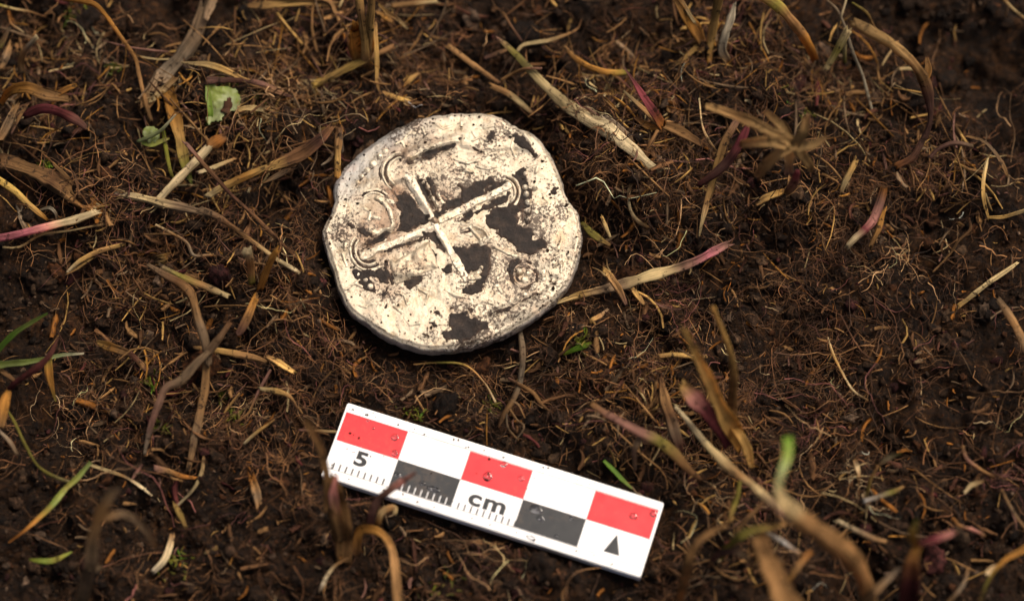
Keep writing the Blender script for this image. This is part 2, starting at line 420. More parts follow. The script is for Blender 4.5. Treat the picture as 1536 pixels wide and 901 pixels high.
raised('cross_arm', [[(342,258),(366,300),(415,388)]], 16, .030, .004, ARM, 3.5)
raised('cross_arm', [[(455,405),(560,350),(682,290)]], 12, .030, .004, ARM, 3.5)
raised('cross_arm', [[(425,433),(330,470),(188,530)]], 12, .030, .004, ARM, 3.5)
raised('cross_arm', [[(430,420),(470,480),(540,606)]], 13.5, .030, .004, ARM, 3.5)
raised('cross_boss', [[(430,408),(434,412)]], 12, .08, colr=(.33, .24, .16))
for rx in (66, 48):
    raised('tressure_arc', [arcpts(322, 245, rx, rx*1.0, 95, 235)], 5, .045, .010)
for rx in (64, 48):
    raised('tressure_arc', [arcpts(212, 508, rx, rx*1.05, 140, 300)], 5, .045, .010)
for rx in (58, 42):
    raised('tressure_arc', [arcpts(662, 312, rx, rx*1.0, -45, 75)], 5, .045, .010)
for r in (56, 42):
    raised('tressure_arc', [arcpts(228, 348, r, r*.8, 40, 140)], 4, .04)
for cx, cy, r in [(265,172,10),(247,190,11),(224,213,12),(204,235,10),(186,257,9),(172,277,8),(742,320,10),(747,346,11),(747,374,11),(747,401,11),(738,296,9),
                  (199,607,9),(176,590,9),(216,630,10),(797,578,10),(801,604,9),(768,628,11),(718,578,13),(752,580,12),(736,604,12),(686,680,7),(712,670,7),(737,656,7),(762,638,7),(770,300,9),(740,250,8)]:
    patch('pellet', lambda X, Y, cx=cx, cy=cy, r=r: disc(X, Y, cx, cy, r*1.12), .065, .018, M_COIN, ARM, jit=1.2, bb=(cx-r-9, cy-r-9, cx+r+9, cy+r+9))
patch('pellet_ring', lambda X, Y: ring(X, Y, 735, 588, 36, 4.5), .035, .02, M_COIN, (.42, .33, .24), jit=2.5, bb=(690, 543, 780, 633))
raised('letter', [[(132,640),(188,600)], [(160,618),(192,632)]], 6, .045)
raised('lion_figure', [[(235,335),(258,345),(280,372),(292,420),(282,440)], [(214,438),(240,450),(262,440),(282,438)], [(240,330),(290,345)], [(250,440),(262,470)]], 8, .05)
raised('castle_figure', [[(445,318),(462,352),(480,345)], [(470,320),(486,338)], [(425,330),(440,355)]], 5.5, .04)
raised('scroll_figure', [[(525,437),(560,425),(600,440),(618,470),(590,488)], [(525,415),(560,440),(585,470)]], 8, .045)
raised('scroll_figure', [[(545,600),(575,585),(590,568)], [(548,606),(585,600)]], 9, .05)
raised('border_stroke', [[(700,130),(690,160),(705,190)], [(735,115),(760,150)], [(745,235),(780,225),(775,245)]], 7, .04)
raised('border_stroke', [[(600,95),(640,85),(690,105)], [(560,110),(570,125)]], 6, .03)
raised('border_stroke', [[(330,130),(350,110),(372,118)], [(390,95),(400,118)]], 5, .03)
raised('border_stroke', [[(440,85),(460,100),(490,88)], [(520,75),(525,100)]], 5, .03)
raised('border_stroke', [[(800,430),(830,420),(845,450)], [(860,470),(850,500)]], 6, .03)
raised('border_stroke', [[(820,540),(850,525)], [(835,560),(862,550),(858,580)]], 6, .03)
raised('border_stroke', [[(120,520),(135,560)], [(110,470),(132,480),(128,505)]], 6, .03)
raised('border_stroke', [[(330,735),(350,760),(380,755)], [(300,700),(320,715)]], 6, .03)
raised('lion_figure', [[(195,365),(215,380),(210,405)], [(225,395),(245,400)]], 7, .035)
raised('castle_figure', [[(500,200),(540,215),(580,205)], [(520,235),(560,245)]], 7, .03)
raised('tressure_arc', [[(352,200),(400,172),(455,152),(510,140)]], 7, .04)
for q, w in [([[(300,150),(322,140),(330,160)]], 5), ([[(560,140),(585,128),(610,140)], [(585,128),(590,150)]], 5), ([[(640,190),(670,205),(660,230)]], 6), ([[(575,225),(610,235),(640,225)]], 6), ([[(800,330),(820,345),(812,370)], [(790,380),(815,395)]], 5),
             ([[(650,590),(640,620),(660,650)]], 6), ([[(470,640),(500,660),(540,668)]], 6), ([[(380,640),(410,655),(400,690)]], 5), ([[(170,690),(200,700),(215,680)]], 4), ([[(300,650),(330,660),(340,690)]], 5), ([[(560,690),(600,680),(640,690)]], 5), ([[(440,455),(470,470),(480,500)]], 5), ([[(640,500),(680,520),(720,530)]], 6), ([[(330,520),(350,560),(345,590)], [(375,500),(400,545)]], 5)]:
    raised('worn_figure', q, w, .03, .010)
patch('quarter_field', lambda X, Y: poly(X, Y, [(275,532),(300,545),(415,478),(446,570),(300,622),(283,575)]), .06, .03, M_COIN, (.46, .385, .27), jit=3, bb=(262,465,456,630))

DIRT_SHADE = [
 [(600,385),(640,358),(690,348),(712,375),(717,420),(762,435),(772,460),(803,450),(808,495),(762,514),(720,500),(700,472),(660,467),(640,440),(610,420)],
 [(480,495),(520,490),(560,485),(600,490),(627,520),(622,550),(612,600),(592,640),(545,657),(518,640),(555,628),(582,600),(587,570),(540,587),(520,550),(495,520)],
 [(480,722),(520,703),(557,698),(562,733),(607,750),(612,770),(572,800),(520,818),(472,817),(464,790),(478,760)],
 [(520,290),(580,283),(620,265),(652,275),(600,307),(552,335),(500,357),(480,372),(440,388),(470,360),(515,340)],
 [(505,405),(560,372),(640,332),(682,313),(692,345),(640,358),(580,385),(520,412)],
 [(305,345),(328,312),(350,315),(382,366),(410,392),(408,414),(345,444),(282,454),(235,480),(190,502),(200,480),(300,432),(322,395)],
 [(462,352),(520,322),(600,292),(672,268),(684,284),(600,318),(470,384)], [(240,515),(330,478),(336,488),(250,528)], [(415,265),(430,290),(450,340),(440,345),(420,300)], [(480,470),(500,520),(530,560),(545,600),(535,600),(500,540),(470,480)],
 [(372,262),(400,286),(440,362),(447,392),(425,380),(400,335)],
 [(330,482),(425,434),(470,505),(474,528),(440,492),(415,458),(342,494)],
 [(190,575),(232,585),(275,548),(290,600),(262,612),(225,600)],
 [(338,612),(412,582),(418,590),(345,630)],
 [(708,122),(740,132),(765,162),(782,190),(770,202),(740,172),(712,152)],
 [(328,208),(400,183),(490,152),(522,128),(502,152),(410,194),(345,217)],  # shadow line of the upper arc, painted dark like the caked soil
 [(700,262),(738,240),(745,290),(738,330),(722,350),(716,300)],
 [(690,545),(720,545),(705,575),(700,610),(690,600),(682,570)], [(760,560),(785,580),(785,615),(750,640),(735,628),(775,600)],
 [(160,575),(200,588),(232,612),(232,650),(205,640),(172,612)], [(728,300),(758,305),(765,420),(738,425),(728,360)], [(415,750),(432,748),(440,765),(425,772)], [(440,705),(455,712),(450,725),(430,718)], [(440,565),(480,562),(485,575),(450,580)],
 [(270,640),(262,665),(250,660)], [(300,560),(292,600),(280,590),(283,560)], [(480,695),(500,690),(505,705),(485,708)],
 [(620,110),(640,112),(625,140),(608,135)], [(825,305),(845,308),(842,322),(830,318)], [(430,690),(455,700),(430,705)], [(840,350),(860,352),(850,362)], [(390,790),(415,785),(412,800)],
 [(690,115),(712,110),(722,140),(700,150)], [(150,425),(190,430),(230,445),(225,465),(180,450)], [(300,320),(330,310),(340,335),(315,350)], [(600,725),(640,712),(680,700),(678,708),(620,730)]]
def dirt_shade_col(d):
    # a thin brown film at the ragged edge, thick dark soil inside
    t = sstep(.0, .035, d)[:, None]; return np.array([2.0, 1.75, 1.55])*(1-t)+np.array([.95, .95, .95])*t
for pts in DIRT_SHADE:
    patch('soil_shade_patch', lambda X, Y, pts=pts: poly(X, Y, pts)+7*fbm(X/38., Y/38., 1., 5, 121, .62)-22*np.clip(fbm(X/16., Y/16., 1., 3, 123)-.78, 0, 1), .014, .008, M_DIRT_SHADE, dirt_shade_col, jit=9, rough=.005, bb=bbox(pts, 18), base=.004)
for pl, w in [(arcpts(322, 245, 57, 57, 95, 235), 4), (arcpts(322, 245, 75, 75, 110, 200), 2.5), (arcpts(212, 508, 56, 58, 140, 300), 4), (arcpts(212, 508, 39, 41, 150, 290), 4), (arcpts(662, 312, 50, 50, -45, 75), 4), (arcpts(662, 312, 67, 67, -35, 60), 5), (arcpts(228, 348, 49, 39, 40, 140), 4),
              ([(150,645),(190,612)], 3), ([(272,535),(268,560),(290,618)], 3.5), ([(415,478),(448,572)], 2.5), ([(240,340),(268,360),(280,400)], 3), ([(520,450),(560,440),(590,470)], 4), (arcpts(735, 588, 46, 46, 60, 300), 4), (arcpts(735, 588, 26, 26, 0, 300), 3), ([(165,290),(200,248),(250,205),(280,180)], 2), ([(610,722),(700,690),(780,650)], 2.5), ([(150,700),(230,760),(300,795)], 1.5), ([(560,160),(600,178),(640,170)], 2), ([(225,720),(245,690)], 2), ([(265,700),(275,680)], 2), ([(760,330),(758,400)], 3), ([(727,300),(730,410)], 3)]:
    patch('soil_line', lambda X, Y, pl=pl, w=w: pline(X, Y, pl, w)+3*fbm(X/26., Y/26., 1., 3, 122)-.6, .010, .006, M_DIRT_SHADE, dirt_shade_col, jit=2.5, rough=.003, bb=bbox(pl, 12), base=.003)

# specks of soil gather round the caked patches and in the struck grooves
X, Y = zoomxy(COIN_V[:, 0], COIN_V[:, 1]); NEARV = np.zeros(len(X))
for pts in DIRT_SHADE:
    b = bbox(pts, 55); k = (X > b[0]) & (X < b[2]) & (Y > b[1]) & (Y < b[3])
    NEARV[k] = np.maximum(NEARV[k], np.exp(np.minimum(poly(X[k], Y[k], pts), 0)/17.))
for pl in [arcpts(322, 245, 57, 57, 80, 240), arcpts(212, 508, 56, 58, 130, 310), arcpts(662, 312, 52, 52, -60, 80), arcpts(228, 348, 49, 39, 30, 150), arcpts(735, 588, 45, 45, 0, 360), [(265,172),(172,277)], [(742,320),(747,401)], [(199,607),(176,590)], [(686,680),(762,638)], [(640,745),(800,665)], [(150,640),(190,620)]]:
    NEARV = np.maximum(NEARV, .8*np.exp(np.minimum(pline(X, Y, pl, 8), 0)/13.))
a = coin_blank.data.attributes.new('Near', 'FLOAT', 'POINT'); a.data.foreach_set('value', NEARV.astype(np.float32))

# ---------------------------------------------------------------- the scale bar
def flat_mat(name, c, rough, spec=.4, var=.0, grime=.16):
    m, ns, ls, p = new_mat(name)
    tc = N(ns, 'TexCoord'); n = N(ns, 'TexNoise', Scale=6.0, Detail=6.0); ls.new(tc.outputs['Object'], n.inputs[0])
    r = ramp(ns, [(.3, tuple(v*(1-var) for v in c)), (.7, tuple(min(1, v*(1+var)) for v in c))]); ls.new(n.outputs[0], r.inputs[0])
    ls.new(r.outputs[0], p.inputs['Base Color'])
    r2 = ramp(ns, [(.3, rough*.8), (.7, rough*1.25)]); ls.new(n.outputs[0], r2.inputs[0]); ls.new(r2.outputs[0], p.inputs['Roughness'])
    if grime:
        n4 = N(ns, 'TexNoise', Scale=9.0, Detail=9.0, Roughness=.8); ls.new(tc.outputs['Object'], n4.inputs[0])
        n5 = N(ns, 'TexNoise', Scale=.9, Detail=4.0); ls.new(tc.outputs['Object'], n5.inputs[0])
        ma = N(ns, 'Math', operation='MULTIPLY_ADD'); ma.inputs[1].default_value = .7; ls.new(n5.outputs[0], ma.inputs[0]); ls.new(n4.outputs[0], ma.inputs[2])
        r4 = ramp(ns, [(.93, 0.0), (1.06, grime)]); ls.new(ma.outputs[0], r4.inputs[0])
        ls.new(mixc(ns, ls, r4.outputs[0], r.outputs[0], (.16, .10, .06)), p.inputs['Base Color'])
    p.inputs['Specular IOR Level'].default_value = spec
    n3 = N(ns, 'TexNoise', Scale=45.0, Detail=3.0); ls.new(tc.outputs['Object'], n3.inputs[0])
    b = N(ns, 'Bump', Strength=.10, Distance=.01); ls.new(n3.outputs[0], b.inputs['Height']); ls.new(b.outputs[0], p.inputs['Normal'])
    return m
M_WHITE = flat_mat('white_plastic', (.82, .81, .79), .4, .4, .02)
M_RED = flat_mat('red_print', (.66, .022, .030), .45, .3, .05)
M_BLACK = flat_mat('black_print', (.017, .018, .020), .45, .3, .12)
M_WPRINT = flat_mat('white_print', (.84, .83, .82), .42, .4, .02)
M_LINE = flat_mat('grey_line', (.05, .045, .035), .5, .3, .1)
bar = empty('scale_bar', tuple(BO-np.array([0, 0, BAR_T])), 'white plastic five centimetre scale bar with red and black blocks below the coin', 'scale bar')
bar.rotation_euler = (0, 0, math.atan2(BU[1], BU[0]))
# local frame: x along the bar, -y towards the ruled edge, z up
def bx(name, u0, u1, v0, v1, z0, z1, mat, parent, bev=0.):
    import bmesh
    bm = bmesh.new(); bmesh.ops.create_cube(bm, size=1)
    for v in bm.verts:
        v.co = Vector(((u0+u1)/2+v.co.x*(u1-u0), -((v0+v1)/2)+v.co.y*(v1-v0), (z0+z1)/2+v.co.z*(z1-z0)))
    if bev: bmesh.ops.bevel(bm, geom=bm.edges[:], offset=bev, segments=2, affect='EDGES')
    me = bpy.data.meshes.new(name); bm.to_mesh(me); bm.free(); me.materials.append(mat)
    o = bpy.data.objects.new(name, me); COL.objects.link(o); o.parent = parent
    return o
bx('plate', 0, BL_, 0, BW_, 0, BAR_T, M_WHITE, bar, .014)
T = BAR_T
U0, V0, V1, V2 = .032, .145, .615, 1.062
lab = bx('paper_label', .012, BL_-.03, .112, 1.095, T-.01, T+.003, M_WPRINT, bar)
for i in (0, 2, 4): bx('red_block', U0+i*.997, U0+(i+1)*.997, V0, V1, T-.005, T+.005, M_RED, bar)
for i in (1, 3): bx('black_block', U0+i*.997, U0+(i+1)*.997, V1, V2, T-.005, T+.005, M_BLACK, bar)
for i in range(1, 31):
    u = U0+i*.0997
    on_black = 10 <= i < 20
    if i in (10, 20): continue
    L = .10
    bx('tick_mark', u-(.0065 if on_black else .0125), u+(.0065 if on_black else .0125), V2-L-(.0 if not on_black else .01), V2-(.0 if not on_black else .004), T, T+.0075, M_WPRINT if on_black else M_BLACK, bar)
bx('border_line', U0, BL_-.045, V2+.005, V2+.013, T-.005, T+.0045, M_LINE, bar)
bx('border_line', U0+.997, BL_-.045, V0-.015, V0-.007, T-.005, T+.0045, M_LINE, bar)
bx('border_line', BL_-.052, BL_-.046, V0-.012, V2+.011, T-.005, T+.0048, M_LINE, bar)
tri = np.array([[4.535, -.690], [4.41, -1.005], [4.665, -1.0]])
Vt = np.array([[a, b, T-.003] for a, b in tri]+[[a, b, T+.005] for a, b in tri])
mesh('arrow_mark', Vt, [np.array([[0, 2, 1], [3, 4, 5]])[:, ::-1]*1, np.array([[0, 1, 4, 3], [1, 2, 5, 4], [2, 0, 3, 5]])], M_BLACK, bar, smooth=False)
def lettering(txt, u, v, size, sx, name):
    cu = bpy.data.curves.new(name, 'FONT'); cu.body = txt; cu.size = size; cu.extrude = .003; cu.offset = .0125
    cu.align_x = 'CENTER'; cu.align_y = 'CENTER'; cu.resolution_u = 6; cu.space_character = 1.12
    tmp = bpy.data.objects.new('tmp', cu); COL.objects.link(tmp)
    dg = bpy.context.evaluated_depsgraph_get(); dg.update()
    me = bpy.data.meshes.new_from_object(tmp.evaluated_get(dg))
    bpy.data.objects.remove(tmp); me.name = name; me.materials.clear(); me.materials.append(M_BLACK)
    o = bpy.data.objects.new(name, me); COL.objects.link(o); o.parent = bar
    o.location = (u, -v, T+.003); o.scale = (sx, 1, 1)
    return o
def uv_of(px, py):
    P = unp(px, py, BAR_Z); return bar_uv(P[0], P[1])
lettering('5', *uv_of(541.5, 689.5), .31, 1.36, 'digit')
lettering('cm', *uv_of(731.5, 753.5), .345, 1.36, 'lettering')

# water droplets lying on the print
def drop_mat():
    m, ns, ls, p = new_mat('water'); p.inputs['Base Color'].default_value = (.97, .98, 1, 1)
    p.inputs['Roughness'].default_value = .08; p.inputs['IOR'].default_value = 1.33; p.inputs['Transmission Weight'].default_value = 1
    return m
M_WATER = drop_mat()
DROPS = [(376,227,16,14,'round water droplet at the right end of the left red block'),
 (376,290,14,14,'water droplet on the lower right corner of the left red block'),
 (746,381,19,20,'largest round water droplet on the middle red block'),
 (808,334,15,12,'water droplet by the top edge of the middle red block'),
 (878,390,14,12,'small water droplet near the right end of the middle red block'),
 (270,160,9,6,'tiny water droplet by the top edge of the left red block'),
 (290,192,7,6,'tiny water droplet in the middle of the left red block'),
 (486,411,13,8,'small water droplet in the middle of the left black block'),
 (530,432,30,11,'long flat water droplet near the right end of the left black block'),
 (385,376,16,10,'water droplet on the upper left corner of the left black block'),
 (938,512,26,18,'wide water droplet on the left part of the right black block'),
 (955,548,16,12,'water droplet just below the wide one on the right black block'),
 (1078,546,9,8,'tiny water droplet near the right end of the right black block'),
 (1018,618,9,6,'tiny water droplet near the lower edge of the right black block'),
 (920,625,20,10,'water droplet on the white margin under the right black block'),
 (1325,540,18,14,'round water droplet in the middle of the right red block'),
 (1404,530,15,14,'water droplet at the right end of the right red block')]
for cx, cy, rx, ry, lb in DROPS:
    P = unp(450+cx/2.648, 570+cy/2.648, BAR_Z); ru, rv = rx/2.648*.0103, ry/2.648*.0103*1.05
    na, nb = 20, 6
    V = []; a = np.linspace(0, 2*np.pi, na, endpoint=False)
    wob = 1+.10*vnoise(a*1.5+cx, a*0+cy, 5)
    for k in range(nb):
        t = k/nb; V.append(np.stack([ru*wob*np.cos(a)*math.cos(t*1.5), rv*wob*np.sin(a)*math.cos(t*1.5), np.full(na, (.13*min(ru, rv)*math.sin(t*1.5)))], -1))
    V = np.concatenate(V+[[[0, 0, .13*min(ru, rv)]], [[0, 0, 0]]])
    ii = np.arange(nb*na).reshape(nb, na); jn = np.roll(ii, -1, 1)
    F = np.stack([ii[:-1], jn[:-1], jn[1:], ii[1:]], -1).reshape(-1, 4)
    Ft = np.concatenate([np.stack([ii[-1], jn[-1], np.full(na, nb*na)], -1), np.stack([jn[0], ii[0], np.full(na, nb*na+1)], -1)])
    o = mesh('water_droplet', V, [F, Ft], M_WATER)
    o.location = (P[0], P[1], BAR_Z+.0062); o.rotation_euler = (0, 0, math.atan2(BU[1], BU[0]))
    tag(o, lb, 'droplet', 'water droplets on the scale bar')
# ---------------------------------------------------------------- straws, stems, roots and blades
PAL = dict(sand=(.44,.27,.105), straw=(0.52,0.31,0.095), yellow=(.54,.35,.085), cream=(0.64,0.5,0.28), pale=(0.54,0.4,0.19), tan=(0.31,0.165,0.062), ochre=(.43,.20,.04), rust=(.30,.115,.022), brown=(.15,.072,.03), dark=(0.058,0.027,0.012), dusk=(0.1,0.04,0.023), grey=(0.27,0.205,0.135), gtan=(0.215,0.14,0.078), mauve=(.24,.12,.085), pink=(.50,.16,.18), blush=(0.6,0.27,0.21), maroon=(.105,.026,.022), magenta=(.20,.045,.05), green=(.10,.19,.012), lime=(.20,.245,.045), mint=(.30,.335,.14), olive=(0.21,0.175,0.035), moss=(0.13,0.14,0.012), white=(.60,.50,.34), bluish=(.33,.31,.28))
_ns = [0]
def catmull(P, n):
    P = np.asarray(P, float); m = len(P)
    if m == 2: P = np.array([P[0], P[0]*.67+P[1]*.33, P[0]*.33+P[1]*.67, P[1]]); m = 4
    Q = np.concatenate([[2*P[0]-P[1]], P, [2*P[-1]-P[-2]]])
    L = np.concatenate([[0], np.cumsum(np.hypot(*(P[1:, :2]-P[:-1, :2]).T)+.5)])
    s = np.linspace(0, L[-1], n); i = np.clip(np.searchsorted(L, s, 'right')-1, 0, m-2)
    t = ((s-L[i])/(L[i+1]-L[i]))[:, None]
    a, b, c, d = Q[i], Q[i+1], Q[i+2], Q[i+3]
    out = .5*(2*b+(c-a)*t+(2*a-5*b+4*c-d)*t*t+(3*b-a-3*c+d)*t**3)
    w = P[i]*(1-t)+P[i+1]*t
    out[:, 3] = np.maximum(w[:, 3], .25); out[:, 2] = w[:, 2]*.5+out[:, 2]*.5
    return out, s/L[-1]
# style: (sides, thickness/width, fold, ridge, end jag, material)
STY = dict(straw=(20,.5,.0,.10,.9,M_STRAW), flat=(20,.24,.20,.20,1.6,M_STRAW), stem=(16,.66,.05,.11,.8,M_STEM), root=(6,.9,0,.05,.1,M_STEM),
  blade=(10,.16,.30,.03,.1,M_LEAF), leaf=(14,.16,.28,.10,.8,M_STEM), pulp=(10,.6,.1,.06,.4,M_STEM))
def strand(name, style, cols, pts, parent=None, org=None, wob=1.0):
    k, thick, fold, ridge, jag, mat = STY[style]
    _ns[0] += 1; sd = _ns[0]; r = np.random.RandomState(1000+sd)
    pts = np.asarray(pts, float)
    Lp = np.hypot(*(pts[1:, :2]-pts[:-1, :2]).T).sum()
    n = int(np.clip(Lp/3.2, 8, 90))
    Q, s = catmull(pts, n)
    P = to_ground(Q[:, 0], Q[:, 1], Q[:, 2])
    dist = np.linalg.norm(P-_C, axis=1); cm = (P-_C)@_f/(1536*_F)
    w = Q[:, 3]*cm*.92
    wavg = w.mean(); arc = s*Lp*.0104
    # natural irregularity: wander of the axis, swelling and pinching
    amp = wob*min(.06*wavg+.004, .016)
    P[:, 0] += amp*fbm(arc*1.5, arc*0+sd, 1., 3, 201); P[:, 1] += amp*fbm(arc*1.5, arc*0+sd+50, 1., 3, 201); P[:, 2] += amp*.8*fbm(arc*1.5, arc*0+sd+99, 1., 2, 201)
    w = w*(1+.20*fbm(arc*2.6, arc*0+sd+7, 1., 4, 202))
    t = np.gradient(P, axis=0); t /= np.linalg.norm(t, axis=1)[:, None]+1e-9
    roll = .5*r.randn()*.35+.3*fbm(arc*.7, arc*0+sd+3, 1., 2, 203)
    up0 = (_C-P)/dist[:, None]*.85+np.array([0, 0, .15])
    side = np.cross(t, up0); side /= np.linalg.norm(side, axis=1)[:, None]+1e-9
    nrm = np.cross(side, t)
    c, sn = np.cos(roll)[:, None], np.sin(roll)[:, None]
    side, nrm = side*c+nrm*sn, nrm*c-side*sn
    a = np.linspace(0, 2*np.pi, k, endpoint=False)
    ph = r.rand()*6; nr_ = 5+r.randint(4)
    rg = 1+ridge*np.sin(a*nr_+ph)[None]+ridge*.8*fbm(a[None]*1.3+sd, arc[:, None]*1.6, 1., 2, 204)
    X = np.cos(a)[None]*rg*w[:, None]/2
    Z = np.sin(a)[None]*rg*w[:, None]/2*thick+fold*(np.abs(np.cos(a))[None]-.5)*w[:, None]
    V = P[:, None]+side[:, None]*X[..., None]+nrm[:, None]*Z[..., None]
    if jag:
        for e, sg in ((0, -1), (-1, 1)):
            if w[e] > .03:
                j = r.uniform(-.9, 1, k)**3*jag*w[e]*1.6; j = j*.6+np.roll(j, 1)*.4
                for q, fo in ((0, 1.), (1, .45), (2, .15)):
                    ee = q if e == 0 else -1-q
                    V[ee] += (sg*t[ee])[None]*j[:, None]*fo
    cc = np.array([PAL[c] for c in cols.split()], float)
    f = np.clip(s+.05*fbm(arc*3, arc*0+sd, 1., 2, 205), 0, 1)*(len(cc)-1)
    i0 = np.clip(f.astype(int), 0, max(len(cc)-2, 0)); ff = (f-i0)[:, None]
    C = cc[i0]*(1-ff)+cc[np.minimum(i0+1, len(cc)-1)]*ff
    C = C*(1+.14*r.randn()*np.ones((1, 1)))*(.9+.38*fbm(arc*1.2, arc*0+sd+31, 1., 2, 206))[:, None]
    Cv = np.repeat(C[:, None], k, 1)*(1+.16*vnoise(a*1.2+sd, a*0, 207))[None, :, None]
    Cv = np.clip(Cv, .004, .85)
    uv = np.stack([np.tile(np.abs(np.arange(k)/k*2-1)*min(wavg*4, 1.6)+sd*.37, (n, 1)), np.tile((arc+sd*1.7)[:, None], (1, k))], -1)
    ids = np.arange(n*k).reshape(n, k); jn = np.roll(ids, -1, 1)
    F = np.stack([ids[:-1], jn[:-1], jn[1:], ids[1:]], -1).reshape(-1, 4)
    ce = np.array([V[0].mean(0), V[-1].mean(0)])
    Vv = np.concatenate([V.reshape(-1, 3), ce])
    Cv = np.concatenate([Cv.reshape(-1, 3), Cv[[0, -1]].mean(1)*.7]); uvv = np.concatenate([uv.reshape(-1, 2), uv[[0, -1], 0]])
    Ft = np.concatenate([np.stack([jn[0], ids[0], np.full(k, n*k)], -1), np.stack([ids[-1], jn[-1], np.full(k, n*k+1)], -1)])
    if org is None: org = P[0]
    o = mesh(name, Vv-org, [F, Ft], mat, parent, col=Cv, uv=uvv)
    if parent is None: o.location = org
    return o
GROUPS = {'straw': 'dry straws lying on the soil', 'root': 'plant roots lying on the soil', 'stem': 'dead plant stems standing in the soil', 'grass blade': 'green grass blades',
          'shoot': 'dry shoots growing from the soil', 'chip': 'broken straw pieces on the soil', 'leaf': 'fallen leaf pieces', 'sprout': 'small green sprouts', 'twig': 'thin pale twigs'}
def G(cat): return GROUPS.get(cat, cat)
def one(name, cat, label, style, cols, pts):
    o = strand(name, style, cols, pts); return tag(o, label, cat, G(cat))
def many(name, cat, label, parts):
    px, py, h, w = parts[0][3][0]
    loc = to_ground(px, py, max(h, 0.))
    e = empty(name, tuple(loc), label, cat, G(cat))
    for pn, st, cols, pts in parts: strand(pn, st, cols, pts, e, loc)
    return e
def frays(p0, p1, w, n, h=.15, seed=0):
    """thin split fibres beyond the broken end p1 of a straw coming from p0"""
    r = np.random.RandomState(seed); dx, dy = p1[0]-p0[0], p1[1]-p0[1]; L = math.hypot(dx, dy); dx, dy = dx/L, dy/L
    out = []
    for i in range(n):
        q = (i/(max(n-1, 1))-.5)*w; l = r.uniform(.8, 2.2)*w; b = r.uniform(-.35, .35)
        x, y = p1[0]-dy*q-dx*w*.6, p1[1]+dx*q-dy*w*.6
        out.append(('frayed_fibre', 'root', 'pale tan', [(x, y, h+.02, w*.28), (x+dx*l*.6-dy*q*.3, y+dy*l*.6+dx*q*.3, h+.03, w*.22), (x+dx*l*1.2-dy*(q*.6+b*l), y+dy*l*1.2+dx*(q*.6+b*l), h+r.uniform(-.05, .12), 1.2)]))
    return out
def sheet(name, pts, h, cols, mat, parent=None, org=None, bow=.08, seed=1, rag=2.0):
    """thin torn leaf piece with its own thickness; pts outline in photo pixels"""
    P = np.array(pts, float); st = 1.6
    xs = np.arange(P[:, 0].min()-4, P[:, 0].max()+4, st); ys = np.arange(P[:, 1].min()-4, P[:, 1].max()+4, st)
    X, Y = np.meshgrid(xs, ys, indexing='ij')
    d = poly(X, Y, pts)+rag*fbm(X/9., Y/9., 1., 3, 500+seed)
    keepv = d > -.2
    Z = h+bow*np.cos((X-P[:, 0].mean())/np.ptp(P[:, 0])*3.)+.03*fbm(X/14., Y/14., 1., 2, 510+seed)
    W = to_ground(X, Y, Z); n, m = X.shape
    idx = np.arange(n*m).reshape(n, m); k = keepv[:-1, :-1] & keepv[1:, :-1] & keepv[1:, 1:] & keepv[:-1, 1:]
    F = np.stack([idx[:-1, :-1][k], idx[:-1, 1:][k], idx[1:, 1:][k], idx[1:, :-1][k]], -1)
    used, inv = np.unique(F, return_inverse=True); F = inv.reshape(-1, 4); V = W.reshape(-1, 3)[used]; nv = len(V)
    E = np.concatenate([F[:, [0, 1]], F[:, [1, 2]], F[:, [2, 3]], F[:, [3, 0]]]); key = set(map(tuple, E))
    B = np.array([e for e in key if (e[1], e[0]) not in key])
    V2 = V-np.array([0, 0, .012]); Fs = np.concatenate([F, F[:, ::-1]+nv, np.stack([B[:, 1], B[:, 0], B[:, 0]+nv, B[:, 1]+nv], -1)])
    cc = np.array([PAL[c] for c in cols.split()]); t = np.clip(.5+.6*fbm(X/16., Y/16., 1., 3, 520+seed), 0, 1).reshape(-1)[used]*(len(cc)-1)
    i = np.clip(t.astype(int), 0, max(len(cc)-2, 0)); C = cc[i]*(1-(t-i))[:, None]+cc[np.minimum(i+1, len(cc)-1)]*(t-i)[:, None]
    VV = np.concatenate([V, V2]); CCc = np.concatenate([C, C]); uv = np.stack([VV[:, 0]*.5, VV[:, 1]*.5], -1)
    if org is None: org = V[0].copy()
    o = mesh(name, VV-org, Fs, mat, parent, col=CCc, uv=uv)
    if parent is None: o.location = org
    return o
H = .16
def L(*p, h=H):
    """points (px,py,w) at one height, or (px,py,w,h)"""
    return [(q[0], q[1], (q[3] if len(q) > 3 else h), q[2]) for q in p]

# --- top left
one('grass_stalk','stem','long thin golden stem arching down from the top edge past the grey stalk','stem','ochre ochre tan tan',L((92,-2,7,.7),(125,2,8,.9),(145,8,8,.9),(160,25,7,.8),(172,42,6,.7),(188,65,6,.55),(203,87,6,.4),(208,108,6,.35),(214,135,6,.3),(220,160,6,.22),(227,182,5,.15)))
many('straw_stalk','straw','thick grey-brown flattened stalk running up to the top edge, split at its lower end',[
  ('stalk','flat','gtan gtan grey tan',L((304,12,15,.35),(292,52,19),(272,86,20),(258,100,24),(245,115,27),(232,133,24),(222,150,18))),
  ('upper_joint','straw','gtan gtan',L((322,-8,14,.4),(316,10,13,.4),(308,30,10,.36))),
  ('split_strip','flat','tan pale',L((262,118,8,.25),(245,135,8,.2),(226,154,6)))])
one('leaf_scrap','leaf','orange dead leaf tapering to a yellow-green point below the grey stalk','leaf','ochre ochre straw olive lime',L((252,136,20),(260,168,25),(268,203,22),(276,235,17),(283,262,10),(289,276,3)))
